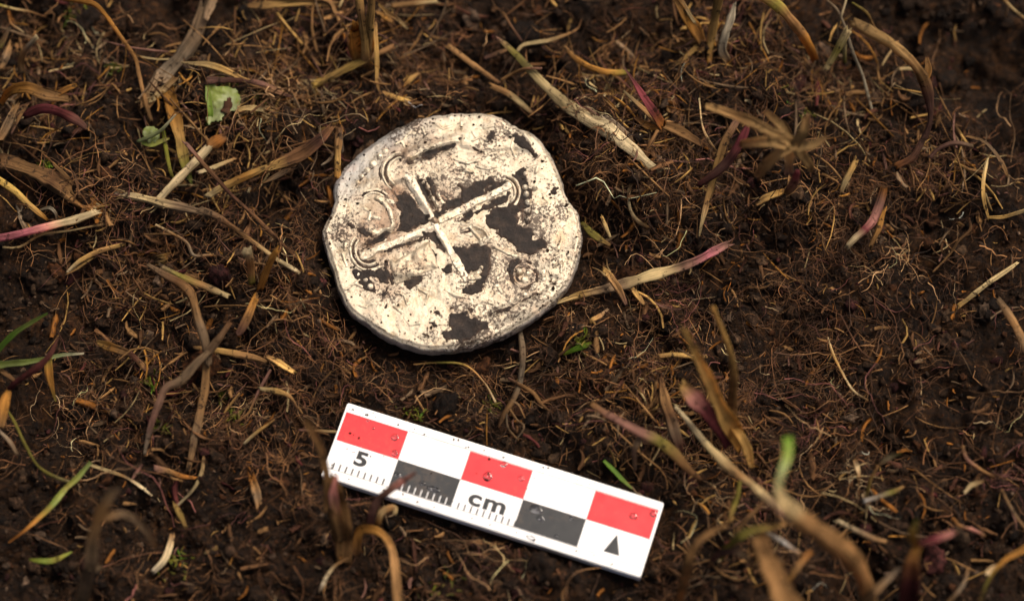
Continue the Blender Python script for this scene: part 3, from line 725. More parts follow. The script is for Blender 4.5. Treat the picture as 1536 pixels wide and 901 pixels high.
_e = many('green_sprout','sprout','small pale green sprout with a curled tendril beside the orange leaf',[
  ('tendril','stem','mint mint white',L((207,212,5),(222,206,7,.3),(240,196,5,.4),(254,182,4,.45),(264,171,2,.5))),
  ('leaf','blade','lime olive',L((212,214,5),(228,217,10,.2),(246,211,6,.22),(255,208,2,.22))),
  ('stalk','stem','moss olive',L((246,196,6),(249,222,8),(256,255,6),(262,270,3,.05)))])
sheet('leaf', [(213,196),(220,189),(231,189),(239,195),(241,206),(234,213),(222,214),(214,207)], .22, 'mint lime mint', M_LEAF, _e, np.array(_e.location), .03, 7, .8)
tag(sheet('leaf_scrap', [(309,119),(322,116),(326,128),(345,128),(357,136),(364,150),(356,168),(340,172),(328,183),(312,186),(308,178),(316,160),(313,140)], .2, 'mint mint lime', M_LEAF), 'torn pale green leaf piece with dark stains under the dusky stem', 'leaf', G('leaf'))
tag(sheet('leaf_scrap', [(331,150),(345,146),(350,158),(342,170),(330,166),(336,158)], .225, 'dusk dark', M_STRAW, seed=4), 'small dark brown scrap stuck on the torn pale green leaf', 'leaf', G('leaf'))
one('leaf_scrap','leaf','narrow bright green strip along the left edge of the torn pale leaf','blade','lime green',L((312,128,7,.3),(314,150,10,.3),(316,172,10,.25),(310,188,5,.1)))
one('grass_stalk','stem','dusky reddish flat stem lying over the torn pale green leaf','straw','mauve dusk mauve tan',L((308,122,11,.35),(345,120,9,.36),(380,123,9,.32),(405,131,8,.25),(432,143,5)))
one('straw_stalk','straw','pale split straw arching above the dusky stem at upper left','flat','pale straw tan mauve',L((272,93,2,.3),(292,95,5,.4),(312,97,9,.45),(338,106,10,.42),(365,120,8,.36),(400,133,7,.25),(435,145,4)))
one('straw_stalk','straw','bright yellow straw slanting up to the foot of the upright dry tuft','straw','yellow straw yellow tan brown',L((472,128,9),(500,113,11,.25),(528,98,12,.28),(556,86,11,.3),(592,70,8,.3)))
many('straw_fragment','chip','bright frayed straw tip left of the yellow slanting straw',[
  ('strip','flat','straw pale straw',L((350,174,3,.2),(362,164,7,.25),(380,163,11,.25),(402,166,8,.2),(430,172,3)))]+frays((380,163),(402,168),12,4,.2,3))
many('straw_fragment','chip','second frayed tan straw tip just under the bright one',[
  ('strip','flat','straw tan brown',L((402,178,5,.2),(420,172,8,.22),(445,168,5)))]+frays((430,172),(405,177),8,3,.2,4))
many('dry_tuft','shoot','upright tuft of thick tan dry stems at the top edge above the coin',[
  ('sheath','leaf','tan ochre ochre',L((546,100,26,.1),(545,78,34,.35),(543,50,34,.8))),
  ('stem','straw','tan straw tan straw',L((549,96,12,.2),(547,60,14,.8),(541,20,14,1.3),(538,-12,14,1.6))),
  ('stem','straw','tan straw tan',L((552,90,10,.2),(554,50,12,.9),(556,15,12,1.4),(558,-12,11,1.7))),
  ('stem','flat','rust brown',L((534,95,9,.2),(528,70,12,.4),(526,50,6,.5)))])
one('straw_strip','straw','thin pale strip of straw hanging down beside the upright dry tuft','flat','tan straw straw tan',L((562,34,6,.6),(564,65,8,.55),(566,100,6,.45),(566,125,4,.35),(572,143,2,.2)))
many('straw_stalk','straw','broad tan straw lying level along the top edge left of the upright tuft',[
  ('stalk','flat','tan straw tan',L((372,9,6,.3),(395,8,11,.35),(425,5,13,.36),(462,3,12,.36),(500,8,9,.3))),
  ('loose_strip','flat','brown tan',L((395,-2,4,.4),(440,-3,8,.45),(490,0,8,.4),(502,18,6,.3),(512,40,3,.2)))])
one('straw_stalk','straw','tan straw lying level along the top edge right of the upright tuft','straw','tan tan pale',L((588,9,10,.3),(620,5,10,.34),(655,2,6,.34)))
many('straw_fragment','chip','frayed straw sliver pointing down to the right beside the upright tuft',[('strip','flat','straw tan pale',L((568,6,3,.5),(583,20,7,.45),(596,28,7,.4),(612,44,2,.3)))]+frays((590,22),(608,38),6,3,.35,9))
one('straw_fragment','chip','short fat rust-tan chip at the right foot of the upright tuft','flat','tan ochre tan',L((569,20,10,.3),(580,27,11,.3),(588,32,8,.25)))
one('straw_fragment','chip','curled tan flake above the left rim of the coin','flat','tan straw rust',L((626,112,7,.3),(616,119,13,.28),(606,131,6,.2)))
many('straw_fragment','chip','frayed yellow stub pointing right above the coin',[('stub','straw','tan straw yellow',L((574,140,8),(592,146,9,.2),(612,152,7,.2)))]+frays((592,146),(612,152),9,4,.2,12))
many('straw_stalk','straw','jointed tan stalk slanting down to the right above the coin',[
  ('stalk','straw','tan tan brown',L((673,69,9,.3),(690,81,9,.3),(712,98,9,.28),(735,115,9,.25),(752,127,8,.2))),
  ('lower_stalk','straw','tan tan pale brown',L((737,129,9,.2),(760,140,10,.22),(780,154,9,.2),(800,172,6,.1)))])
many('straw_stalk','straw','longest pale cream stalk running from the top centre down to the right of the coin',[
  ('stalk','straw','mauve olive pale pale cream cream cream cream',L((746,56,4,.6),(760,68,8,.6),(780,89,10,.56),(800,111,11,.5),(825,135,13,.45),(850,158,18,.42),(880,178,21,.4),(910,193,23,.4),(935,214,19,.38),(965,240,14,.34),(985,255,12,.3),(1004,270,8,.25))),
  ('torn_sheath','flat','grey gtan',L((908,176,8,.45),(925,190,13,.42),(942,204,10,.36),(950,212,3,.3)))])
one('root_strand','root','tan root hanging from under the long pale stalk and curling left below it','root','tan brown tan cream tan',L((986,196,8,.3),(977,214,9,.3),(966,238,9,.2),(955,262,9,.2),(944,284,7,.2),(942,302,6,.2),(947,320,6,.2),(958,333,7),(972,341,5,.1)))
one('straw_fragment','chip','thin dusky straw crossing under the top of the long pale stalk','straw','mauve tan',L((726,87,5,.25),(742,81,6,.3),(760,74,5,.3)))
one('straw_fragment','chip','thin tan straw crossing the long pale stalk a little below its top','root','tan tan mauve',L((752,121,5,.3),(770,110,5,.4),(790,103,5,.6),(813,103,5,.6)))
one('straw_strip','straw','looped pale strip right of the top of the long pale stalk','flat','pale pale tan brown',L((777,76,4,.25),(785,68,6,.3),(805,64,7,.3),(825,61,7,.28),(848,53,5,.25),(866,44,4,.25),(872,30,3,.3)))
one('twig','twig','thin twig leaning beside the tip of the long pale stalk','root','tan mauve',L((755,18,3,.5),(766,38,4,.4),(783,63,4,.2)))
one('grass_stalk','stem','curved rust-tan stem right of the long pale stalk near the top','straw','tan ochre ochre olive',L((847,70,6,.4),(863,87,9,.4),(885,101,9,.36),(912,109,9,.3),(940,109,8,.2)))
many('red_shoot','shoot','red pointed shoot with tan bracts right of the long pale stalk',[
  ('base','leaf','brown tan tan',L((1052,216,9,.1),(1020,197,15,.2),(992,186,15,.3))),
  ('blade','leaf','rust maroon magenta magenta mauve',L((994,190,15,.3),(980,168,15,.55),(966,146,13,.75),(951,123,8,.9),(936,101,3,1.))),
  ('bract','flat','tan tan pale',L((990,190,10,.3),(972,172,8,.4),(954,155,6,.5),(935,136,3,.6))),
  ('bract','leaf','ochre brown',L((985,192,9,.2),(970,188,12,.3),(953,176,6,.35)))])
many('dry_tuft','shoot','rust-brown tuft with an orange stem at the top edge right of centre',[
  ('stem','leaf','tan ochre tan',L((1056,74,11,.1),(1045,50,20,.5),(1028,24,16,.9),(1012,-4,11,1.3))),
  ('stem','straw','ochre straw straw straw',L((1064,98,10,.05),(1067,60,12,.4),(1074,25,13,.9),(1080,-6,12,1.4))),
  ('strip','flat','pale tan',L((1042,34,4,.8),(1030,15,6,1.),(1020,-4,6,1.2))),
  ('blade','flat','straw straw tan',L((1048,66,9,.25),(1028,86,10,.3),(1004,103,6,.2))),
  ('blade','leaf','tan tan',L((1048,60,9,.3),(1030,64,10,.3),(1012,70,6,.2))),
  ('blade','flat','tan tan pale',L((1046,80,8,.25),(1068,67,8,.3),(1100,62,8,.3),(1130,60,4,.25)))])
one('straw_fragment','chip','curved whitish fibrous flake standing beside the rust-brown tuft','flat','white white white tan',L((1103,5,6,.9),(1097,28,14,.75),(1088,55,15,.55),(1084,76,15,.35),(1092,93,12,.2)))
one('dead_stalk','stem','thick tan stem curving down from the top edge, right of the whitish flake','stem','tan olive tan tan ochre rust',L((1138,-8,16,1.4),(1165,8,18,1.3),(1187,30,17,1.1),(1205,53,16,.8),(1215,74,15,.5),(1221,90,13,.2)))
many('forked_straw','straw','short forked yellow-green straw under the thin hanging twig',[
  ('stalk','straw','pale olive pale',L((1272,46,12,1.0),(1258,70,13,.7),(1238,103,10,.3))),
  ('side_prong','straw','pale olive',L((1266,62,8,.8),(1266,78,8,.6),(1267,94,7,.3)))])
one('twig','twig','long thin whitish twig crossing the forked yellow-green straw at upper right','root','gtan grey white white',L((1234,-4,4,.6),(1254,14,5,.8),(1267,40,6,.9),(1278,75,6,.8),(1292,108,5,.5),(1300,135,5,.3),(1309,168,4,.15)))
one('twig','twig','short hair-thin twig crossing the long whitish twig near the top edge','root','cream grey',L((1271,-4,4,1.),(1262,25,4,.9),(1256,42,3,.5),(1256,56,3,.3)))
many('dead_stalk','stem','large arched brown stem at upper right bending down to a mauve end',[
  ('stem','stem','sand sand sand tan mauve mauve mauve rust',L((1281,33,13,2.6),(1310,50,18,2.6),(1342,69,19,2.4),(1370,95,19,2.1),(1385,120,19,1.7),(1393,150,14,1.2),(1395,182,11,.8),(1386,208,10,.5),(1368,236,9,.3),(1343,250,9,.15))),
  ('sheath','leaf','ochre tan',L((1385,120,13,1.7),(1392,104,12,1.8),(1390,88,5,1.9)))])
one('straw_strip','straw','thin curved strip beside the head of the large arched stem','root','olive tan tan',L((1278,4,4,1.),(1300,20,5,1.),(1310,40,5,.8),(1330,70,4,.5)))
one('straw_fragment','chip','short pale straw pointing left at the large arched stem','straw','pale pale',L((1346,104,5,.3),(1360,103,6,.3),(1376,104,5,.3)))
one('straw_fragment','chip','thin pale straw slanting under the large arched stem','root','pale tan',L((1323,98,3,.3),(1334,81,4,.3),(1347,63,3,.3)))
many('forked_twig','twig','thin tan forked twig in the top right corner',[
  ('twig','root','tan pale tan',L((1503,-3,6,.5),(1518,12,5,.4),(1540,30,5,.3))),
  ('side_twig','root','grey tan',L((1512,6,4,.4),(1509,25,3,.2)))])
many('dried_rosette','plant','tan star-shaped dried plant standing up at right',[
  ('leaf','leaf','sand sand tan sand',L((1188,214,17,2.7),(1172,206,16,2.8),(1150,195,14,2.8),(1120,180,16,2.7),(1090,168,14,2.6),(1060,159,10,2.5))),
  ('leaf','leaf','sand sand tan',L((1188,216,21,2.7),(1160,213,17,2.8),(1135,214,16,2.7),(1113,217,10,2.5))),
  ('leaf','leaf','sand sand tan',L((1186,218,18,2.7),(1168,230,18,2.6),(1152,246,16,2.3),(1138,264,12,2.0))),
  ('leaf','leaf','sand sand mauve',L((1186,216,20,2.7),(1184,236,20,2.4),(1183,260,18,2.0))),
  ('leaf','leaf','sand sand tan',L((1192,216,17,2.7),(1204,198,17,2.9),(1208,176,10,3.0))),
  ('leaf','leaf','sand sand tan',L((1194,220,18,2.7),(1215,217,17,2.7),(1226,213,14,2.6),(1241,204,4,2.5))),
  ('leaf','leaf','sand sand tan',L((1194,222,17,2.6),(1205,236,16,2.3),(1215,250,12,2.0),(1214,258,5,1.9))),
  ('leaf','leaf','sand sand tan',L((1184,208,14,2.7),(1172,190,13,2.7),(1150,168,8,2.5))),
  ('stem','stem','magenta mauve tan',L((1196,258,12,1.9),(1190,274,13,1.5),(1180,288,10,1.2)))])
many('straw_fragment','chip','crumpled tan bract lying below the star-shaped dried plant',[('bract','flat','tan straw ochre',L((1133,306,8,.3),(1148,297,14,.35),(1166,290,12,.3),(1184,283,6,.2)))]+frays((1160,294),(1138,304),12,3,.3,21))
one('straw_stalk','straw','long flat tan straw slanting down left of the star-shaped dried plant','flat','mauve tan straw tan pale',L((1108,176,8,.8),(1098,195,11,.8),(1087,215,12,.7),(1077,242,12,.55),(1067,280,10,.4),(1058,312,8,.3),(1050,354,2,.15)))
one('pink_stalk','stem','dull magenta stem crossing behind the long flat tan straw','stem','magenta magenta mauve maroon',L((1124,182,8,1.3),(1115,205,13,1.2),(1100,232,15,1.0),(1078,254,14,.7),(1048,276,10,.4)))
one('twig','twig','hair-thin pale curved twig left of the long flat tan straw','root','cream tan',L((1049,148,3,.4),(1054,188,3,.4),(1064,210,4,.4),(1077,229,3,.3)))
one('straw_fragment','chip','short yellow straw piece right of the star-shaped dried plant','flat','straw straw pale tan',L((1283,243,9,.25),(1271,266,11,.28),(1261,288,7,.2)))
many('pink_shoot','shoot','pink and cream bent shoot at the right of the soil',[
  ('shoot','stem','rust mauve blush magenta cream cream',L((1326,284,11,.3),(1320,306,14,.55),(1311,328,14,.7),(1296,345,14,.8),(1282,357,13,.8),(1270,370,9,.75))),
  ('dry_leaf','flat','ochre tan',L((1324,320,8,.5),(1317,345,9,.5),(1307,367,7,.4)))])
many('bent_straw','straw','thin yellow straw bent into a corner at the right edge',[
  ('upright_part','flat','pale straw straw',L((1482,238,3,.5),(1476,268,6,.5),(1476,298,6,.45),(1483,326,4,.3))),
  ('level_part','flat','straw straw pale',L((1482,326,4,.3),(1505,325,6,.4),(1540,315,5,.5))),
  ('sliver','root','pale straw',L((1478,290,4,.45),(1483,305,4,.4),(1488,316,2,.35)))])
one('straw_strip','straw','thin grey-tan strip arching over the tangle at the right edge','flat','tan gtan tan',L((1450,204,4,.4),(1475,212,6,.5),(1493,230,6,.5),(1505,250,7,.4),(1511,264,4,.3)))
one('root_strand','root','mauve fuzzy root arching in the tangle at the right','root','mauve mauve gtan',L((1394,236,8,.3),(1410,222,9,.4),(1432,215,9,.45),(1460,220,7,.4)))
one('straw_stalk','straw','straight pale straw lying alone on dark soil at the right edge','straw','straw pale pale pale',L((1438,459,6),(1460,442,8),(1485,422,8),(1512,404,7,.2),(1526,394,5,.2)))
one('dead_stalk','stem','grey-tan stem leaving the right edge under the lone pale straw','stem','gtan tan gtan',L((1498,448,9,.5),(1514,472,14,.6),(1530,503,15,.7),(1546,536,15,.7)))
one('root_strand','root','short wavy brown root above the lone pale straw','root','brown tan tan',L((1453,326,4),(1455,344,5,.2),(1438,361,5,.2),(1424,382,4),(1399,409,3)))
one('twig','twig','thin cream twig lying on the bare soil right of centre','root','cream straw cream tan',L((1242,506,3,.2),(1250,530,4,.2),(1262,555,4,.2),(1280,585,4),(1302,601,3)))
# --- left side
many('leaf_scrap','leaf','rust-orange curled leaf at the left edge',[
  ('blade','leaf','ochre ochre tan tan',L((0,156,10,.7),(14,138,16,1.2),(40,132,18,1.5),(70,142,20,1.5),(102,148,16,1.3))),
  ('tip','leaf','rust ochre',L((80,144,9,1.4),(97,134,9,1.4),(112,128,7,1.3)))])
one('pink_stalk','stem','thick maroon stem under the rust-orange leaf','stem','maroon magenta maroon mauve',L((38,172,11,.8),(66,163,15,.9),(92,169,16,.9),(112,180,13,.8),(128,192,8,.6)))
one('straw_stalk','straw','grey-tan flat straw leaning at the left edge below the rust-orange leaf','flat','tan gtan tan',L((-3,214,13,.5),(10,190,15,.5),(24,160,8,.6)))
one('straw_stalk','straw','narrow brown straw beside the leaning grey-tan one at the left edge','straw','mauve tan brown',L((17,199,6,.4),(28,178,7,.45),(40,158,5,.5)))
one('cut_stub','chip','bent stub with a pale cut end at upper left','stem','gtan tan tan grey cream',L((33,110,12,.2),(32,92,13,.35),(38,76,11,.6),(48,64,9,.85),(55,56,9,1.)))
one('straw_strip','straw','thin olive straw crossing the top left corner','root','olive pale tan brown',L((-3,7,5,.4),(22,14,5,.4),(45,18,4,.3),(70,26,3,.2)))
one('root_strand','root','tiny bright rust root in the top left corner','root','rust tan cream',L((12,21,3,.4),(17,36,4,.4),(28,44,4,.4),(36,50,3,.3)))
one('straw_stalk','straw','olive straw at the left edge above the bent stub','flat','olive tan gtan',L((-2,72,8,.4),(6,58,9,.4),(13,44,5,.4)))
one('straw_fragment','chip','tan fibrous chip left of the bent stub','flat','tan gtan tan',L((2,104,8,.3),(9,86,13,.35),(15,70,7,.3)))
many('straw_stalk','straw','broadest brown fibrous stalk lying at the left edge',[
  ('stalk','flat','brown tan brown tan rust',L((-8,242,24,.3),(28,249,26,.34),(62,259,27,.34),(92,274,29,.32),(118,294,27,.28),(138,310,22,.22),(148,320,14,.15))),
  ('side_strip','flat','tan brown',L((79,245,4,.4),(95,260,7,.4),(115,281,5,.3),(140,306,3,.2)))]+frays((118,294),(146,318),16,4,.2,31))
one('straw_stalk','straw','yellow spotted straw under the broad brown stalk at the left','straw','yellow yellow straw ochre',L((-6,266,10,.35),(20,284,11,.35),(40,303,11,.33),(58,319,10,.28),(71,329,4,.2)))
one('straw_strip','straw','tiny curled white strip beside the yellow spotted straw','flat','cream white tan',L((60,315,3,.3),(74,312,5,.4),(83,320,4,.35),(86,334,3,.2)))
one('pink_stalk','straw','smooth pink stalk fading to cream at the left edge','stem','pink pink pink blush cream cream cream',L((-8,358,11,.4),(30,351,12,.4),(63,343,13,.4),(85,338,14,.4),(112,331,13,.38),(146,318,12,.34)))
one('straw_fragment','chip','flat grey-tan chip behind the smooth pink stalk','flat','grey gtan tan',L((30,316,14,.2),(38,334,17,.22),(50,360,14,.15)))
one('straw_strip','straw','thin tan straw curving below the smooth pink stalk','root','pale tan pale tan',L((4,371,4,.2),(30,370,4,.22),(62,352,5,.3),(105,346,4,.25),(150,338,5,.2),(170,336,3)))
many('straw_stalk','straw','smooth cream stalk with a rusty root joint left of centre',[
  ('stalk','stem','cream cream cream cream',L((238,299,12,.3),(262,273,14,.36),(290,245,14,.4),(318,217,14,.4))),
  ('joint','pulp','tan rust brown',L((314,220,16,.4),(325,212,19,.42),(336,206,13,.36))),
  ('root','root','brown dusk brown',L((330,208,6,.4),(345,192,7,.4),(352,172,5,.3)))])
one('straw_fragment','chip','short pale straw beside the smooth cream stalk','straw','cream pale tan',L((300,258,7,.25),(320,252,9,.27),(340,244,8,.25),(353,238,5,.2)))
many('straw_stalk','straw','ochre straw with a shaggy brown sheath reaching toward the coin',[
  ('stalk','straw','pale straw ochre straw tan',L((312,295,11,.3),(345,276,12,.35),(380,259,12,.38),(405,250,12,.4),(430,242,11,.4))),
  ('sheath','flat','straw brown brown dusk brown',L((408,250,12,.42),(435,240,20,.45),(460,226,23,.46),(482,208,18,.42),(496,192,12,.3))),
  ('sliver','flat','tan gtan brown',L((394,275,2,.3),(412,266,7,.35),(436,253,9,.4))),
  ('sliver','flat','brown tan',L((408,268,3,.3),(425,258,6,.35),(455,238,5,.4)))])
many('cut_stub','chip','upright ochre stub standing by the upper left rim of the coin',[
  ('stub','straw','ochre straw tan brown',L((506,266,10,.35),(506,240,10,.4),(508,215,12,.4),(510,192,12,.3))),
  ('sheath','flat','grey brown',L((514,228,4,.4),(512,210,6,.42),(510,190,5,.4))),
  ('sliver','flat','grey brown',L((482,248,2,.2),(494,240,5,.25),(503,224,3,.3)))])
one('grass_stalk','stem','long thin dark brown stem crossing the ochre straw left of the coin','straw','mauve brown dusk brown dark brown',L((278,214,5,.7),(300,241,7,.65),(325,268,8,.6),(345,290,7,.5),(372,315,7,.4),(400,342,7,.3),(424,366,5,.2),(448,390,4,.1)))
many('straw_stalk','straw','fibrous grey straw running to a thin tail with a cream tip left of the coin',[
  ('stalk','flat','grey pale gtan gtan',L((173,290,5,.25),(205,296,11,.3),(240,304,14,.32),(272,311,14,.32),(305,319,11,.3))),
  ('tail','straw','gtan brown tan pale cream',L((300,316,12,.3),(325,325,11,.3),(348,340,9,.28),(380,362,7,.25),(415,388,7,.25),(450,410,6,.2)))]+frays((205,296),(180,291),10,4,.25,41))
one('straw_fragment','chip','split straw piece on dark soil left of the tangle','straw','cream straw tan straw',L((100,409,5,.2),(120,392,10,.25),(148,377,10,.25),(185,366,7,.2)))
one('straw_fragment','chip','thin lower splinter of the split straw piece at left','flat','tan straw',L((100,410,4,.2),(118,401,6,.2),(138,387,5,.2)))
one('root_strand','root','forking cream root lying left of the tangle','root','cream tan grey tan tan',L((233,337,4,.25),(258,350,5,.28),(280,364,5,.26),(290,383,6,.25),(310,383,5,.24),(330,383,5,.24),(342,396,5,.2),(344,410,3)))
one('root_strand','root','thin grey root arching right of the forking cream root','root','grey tan grey',L((330,385,3,.25),(365,391,4,.25),(390,396,4,.22),(430,400,3,.2)))
one('straw_fragment','chip','small bright orange-tan chip over the grey-brown forking stem','flat','tan straw ochre',L((234,390,12,.3),(243,389,14,.32),(252,385,9,.3)))
many('forking_stalk','stem','grey-brown forking dead stem left of the coin',[
  ('stem','stem','gtan brown tan gtan gtan',L((222,397,7,.6),(250,414,11,.7),(275,430,14,.75),(288,448,14,.75),(298,480,14,.7),(308,510,15,.65),(313,545,14,.5))),
  ('lower_stem','straw','tan tan tan gtan tan',L((311,530,14,.45),(308,570,14,.36),(301,612,14,.3),(291,655,12,.25),(282,706,8,.15))),
  ('branch','straw','gtan olive tan pale',L((240,399,9,.6),(272,415,10,.55),(310,430,10,.5),(342,443,8,.45))),
  ('branch','stem','gtan gtan mauve grey',L((314,528,9,.7),(298,542,11,.9),(270,570,14,1.),(248,582,13,1.),(238,605,14,.9),(226,640,9,.7),(217,682,5,.4))),
  ('branch','stem','gtan brown',L((312,530,12,.65),(330,505,11,.8),(345,482,10,.8)))])
one('cut_stub','shoot','olive-tan upright stub with a cream cut top left of the coin','stem','olive tan tan cream',L((378,424,10,.2),(376,402,11,.5),(373,384,12,.9),(370,376,16,1.05)))
one('cut_stub','shoot','ochre stub leaning right beside the cream-topped stub','straw','rust ochre ochre',L((390,432,10,.2),(399,408,12,.5),(408,388,12,.85),(416,376,9,1.)))
one('cut_stub','shoot','orange stub leaning below the cream-topped stub','leaf','ochre tan mauve',L((383,447,10,.6),(374,468,12,.6),(366,486,12,.5),(358,500,9,.4)))
many('straw_fragment','chip','rust-orange curled chip with a dark tail at lower left',[
  ('chip','leaf','straw ochre tan brown',L((146,514,9,.3),(160,518,14,.35),(178,524,15,.34),(196,530,12,.3))),
  ('tail','straw','dusk dusk tan blush',L((192,528,11,.28),(206,541,9,.26),(216,551,9,.24),(226,560,7,.2)))]+frays((210,546),(224,558),8,3,.2,51))
many('straw_stalk','straw','tan straw broken in the middle below the forking stem',[
  ('stalk','straw','tan straw tan tan',L((290,520,5,.3),(318,524,10,.32),(350,529,11,.32),(380,535,10,.3),(399,541,6,.25))),
  ('broken_end','flat','tan straw straw',L((399,534,6,.28),(418,544,10,.28),(440,558,6,.2)))])
one('straw_fragment','chip','tan straw chip ending in a thin root left of the scale bar','straw','pale straw tan brown',L((391,583,6,.25),(412,586,10,.26),(434,594,8,.22),(448,614,3)))
one('root_strand','root','long thin mauve root curving down left of the scale bar','root','mauve mauve tan brown',L((406,554,4,.2),(392,578,6,.22),(382,600,5,.22),(372,620,5,.2),(348,638,4)))
one('straw_fragment','chip','thin cream straw slanting left of the scale bar','root','cream straw tan',L((366,666,5,.2),(384,649,6,.22),(400,637,5,.2),(412,628,3)))
one('straw_fragment','chip','very thin straw above the slanting cream one','root','straw tan',L((336,620,3,.2),(347,605,4,.2),(359,589,3)))
one('straw_fragment','chip','level tan straw touching the left end of the scale bar','root','mauve tan pale',L((448,645,4,.2),(478,645,6,.22),(505,647,5,.2)))
one('green_shoot','grass blade','bright green grass blade pointing up to the right at the left edge','blade','green green lime green',L((-8,530,10,.5),(18,503,9,.7),(45,485,7,.85),(72,470,3,1.)))
one('green_shoot','grass blade','level green grass blade with a whitish tip at the left edge','blade','lime lime lime mint white',L((-8,547,13,.5),(30,543,11,.5),(65,538,9,.45),(95,532,6,.35),(126,530,3,.25)))
one('pink_stalk','stem','dark maroon slender stem over the level green blade','stem','dusk maroon maroon maroon',L((86,508,6,1.2),(75,533,9,1.2),(52,555,12,1.1),(22,576,9,.8),(4,598,8,.15)))
one('leaf_scrap','leaf','narrow ochre leaf hanging under the level green blade','leaf','olive ochre ochre olive',L((72,536,12,.5),(74,562,11,.4),(78,585,8,.3),(83,602,3,.2)))
one('leaf_scrap','leaf','ochre leaf edge at the left border below the green blades','leaf','ochre ochre tan',L((12,588,8,.9),(6,605,15,1.),(-2,640,16,1.)))
one('grass_stalk','stem','thin olive stem curving down at lower left','root','olive olive olive grey',L((10,613,4,.6),(25,638,6,.6),(40,670,6,.5),(58,700,7,.4),(85,716,6,.3),(118,727,8,.2)))
one('grass_stalk','stem','short grey stem entering at the left border under the ochre leaf','root','grey gtan',L((-4,644,6,.5),(14,662,7,.4),(26,682,5,.3)))
one('straw_stalk','straw','brown straw end at the left border below the maroon stem','straw','tan brown',L((-4,552,8,.4),(12,562,9,.35),(24,572,7,.3)))
one('green_shoot','grass blade','grass blade shading from green to orange at lower left','blade','lime lime olive lime ochre rust rust',L((136,692,7,.5),(116,716,11,.5),(98,732,8,.5),(76,759,11,.5),(52,782,8,.45),(30,800,5,.4),(13,813,3,.3)))
one('straw_strip','straw','thin jointed straw right of the green and orange blade','straw','pale pale tan cream cream',L((136,697,5,.35),(165,707,6,.3),(190,716,4,.25),(210,728,6,.25),(228,743,3,.2)))
one('feathery_sprig','sprig','olive feathery moss sprig in the lower left corner','pulp','moss lime olive lime',L((44,838,3,.2),(60,841,9,.25),(80,840,9,.28),(98,832,6,.3),(108,827,2,.3)))
many('brown_shoot','shoot','tall brown forked shoot rising at the lower left edge',[
  ('stem','leaf','gtan gtan gtan gtan tan gtan',L((120,955,26,.05),(122,920,26,.6),(128,880,26,1.2),(135,845,22,1.8),(140,805,20,2.2),(148,775,20,2.5),(160,752,22,2.7),(172,735,16,2.8))),
  ('branch','leaf','tan gtan gtan brown',L((152,778,14,2.3),(180,771,14,2.3),(203,778,14,2.1),(220,797,13,1.8),(234,820,8,1.5))),
  ('side_leaf','leaf','gtan gtan',L((134,850,11,1.7),(144,852,12,1.6),(152,848,5,1.5)))])
one('straw_fragment','chip','rust-red twig with a pale knob at lower left','straw','mauve tan rust rust',L((232,702,12,.35),(252,706,9,.3),(272,713,9,.3),(294,716,6,.25)))
many('pale_twig','twig','pale broken twig below the forking stem',[
  ('twig','straw','tan pale cream',L((305,686,6,.2),(302,708,7,.24),(290,733,6,.25),(266,758,5,.22))),
  ('broken_tip','flat','straw yellow straw',L((262,757,6,.25),(269,770,9,.26),(278,787,5,.2)))])
one('pale_twig','twig','short cream twig lying under the broken one at lower left','straw','tan cream cream white',L((258,803,8,.25),(252,826,10,.27),(243,843,10,.26),(229,857,8,.2)))
one('straw_fragment','chip','wide tan bark chip at the bottom left of the scale bar','flat','rust tan gtan tan',L((379,718,13,.25),(383,736,17,.28),(388,762,11,.2)))
one('straw_fragment','chip','thin straw chip on bare soil at the bottom left','straw','pale straw pale',L((308,829,4,.2),(326,820,7,.22),(346,809,5,.2)))
one('pale_twig','twig','cream root tip at the bottom under the rusty shoot','root','brown tan cream white tan',L((522,836,5,.25),(504,846,6,.28),(492,860,7,.3),(484,876,7,.3),(478,888,5,.2)))
many('rusty_shoot','shoot','rusty upright shoot standing in front of the left end of the scale bar',[
  ('blade','leaf','tan tan tan tan',L((494,760,15,1.3),(490,715,14,1.7),(482,675,11,2.1),(470,648,11,2.4),(460,628,8,2.6))),
  ('sheath','leaf','tan tan tan tan tan',L((517,842,18,.1),(514,815,28,.4),(510,788,35,.8),(505,758,34,1.1),(500,735,28,1.4),(496,712,11,1.6))),
  ('inner_blade','leaf','tan tan blush blush',L((512,810,11,.6),(506,775,15,1.1),(500,740,12,1.5),(505,712,5,1.8)))])
many('pink_shoot','shoot','curled pink shoot bending over the lower edge of the scale bar',[
  ('blade','stem','maroon mauve mauve mauve blush mauve',L((556,795,11,.3),(559,770,14,.8),(568,750,14,1.1),(585,735,13,1.4),(603,722,10,1.6),(624,708,3,1.8))),
  ('curled_tip','pulp','ochre pale tan pale',L((566,786,9,.4),(571,770,11,.6),(580,763,10,.7),(592,761,7,.75),(592,769,5,.7))),
  ('dry_leaf','flat','rust ochre tan tan tan',L((536,812,14,.2),(540,795,13,.4),(560,794,13,.6),(578,806,13,.7),(590,832,14,.8),(595,868,14,.9),(598,912,14,.9))),
  ('sheath','leaf','brown ochre',L((533,832,9,.1),(536,806,14,.35),(545,790,9,.5)))])
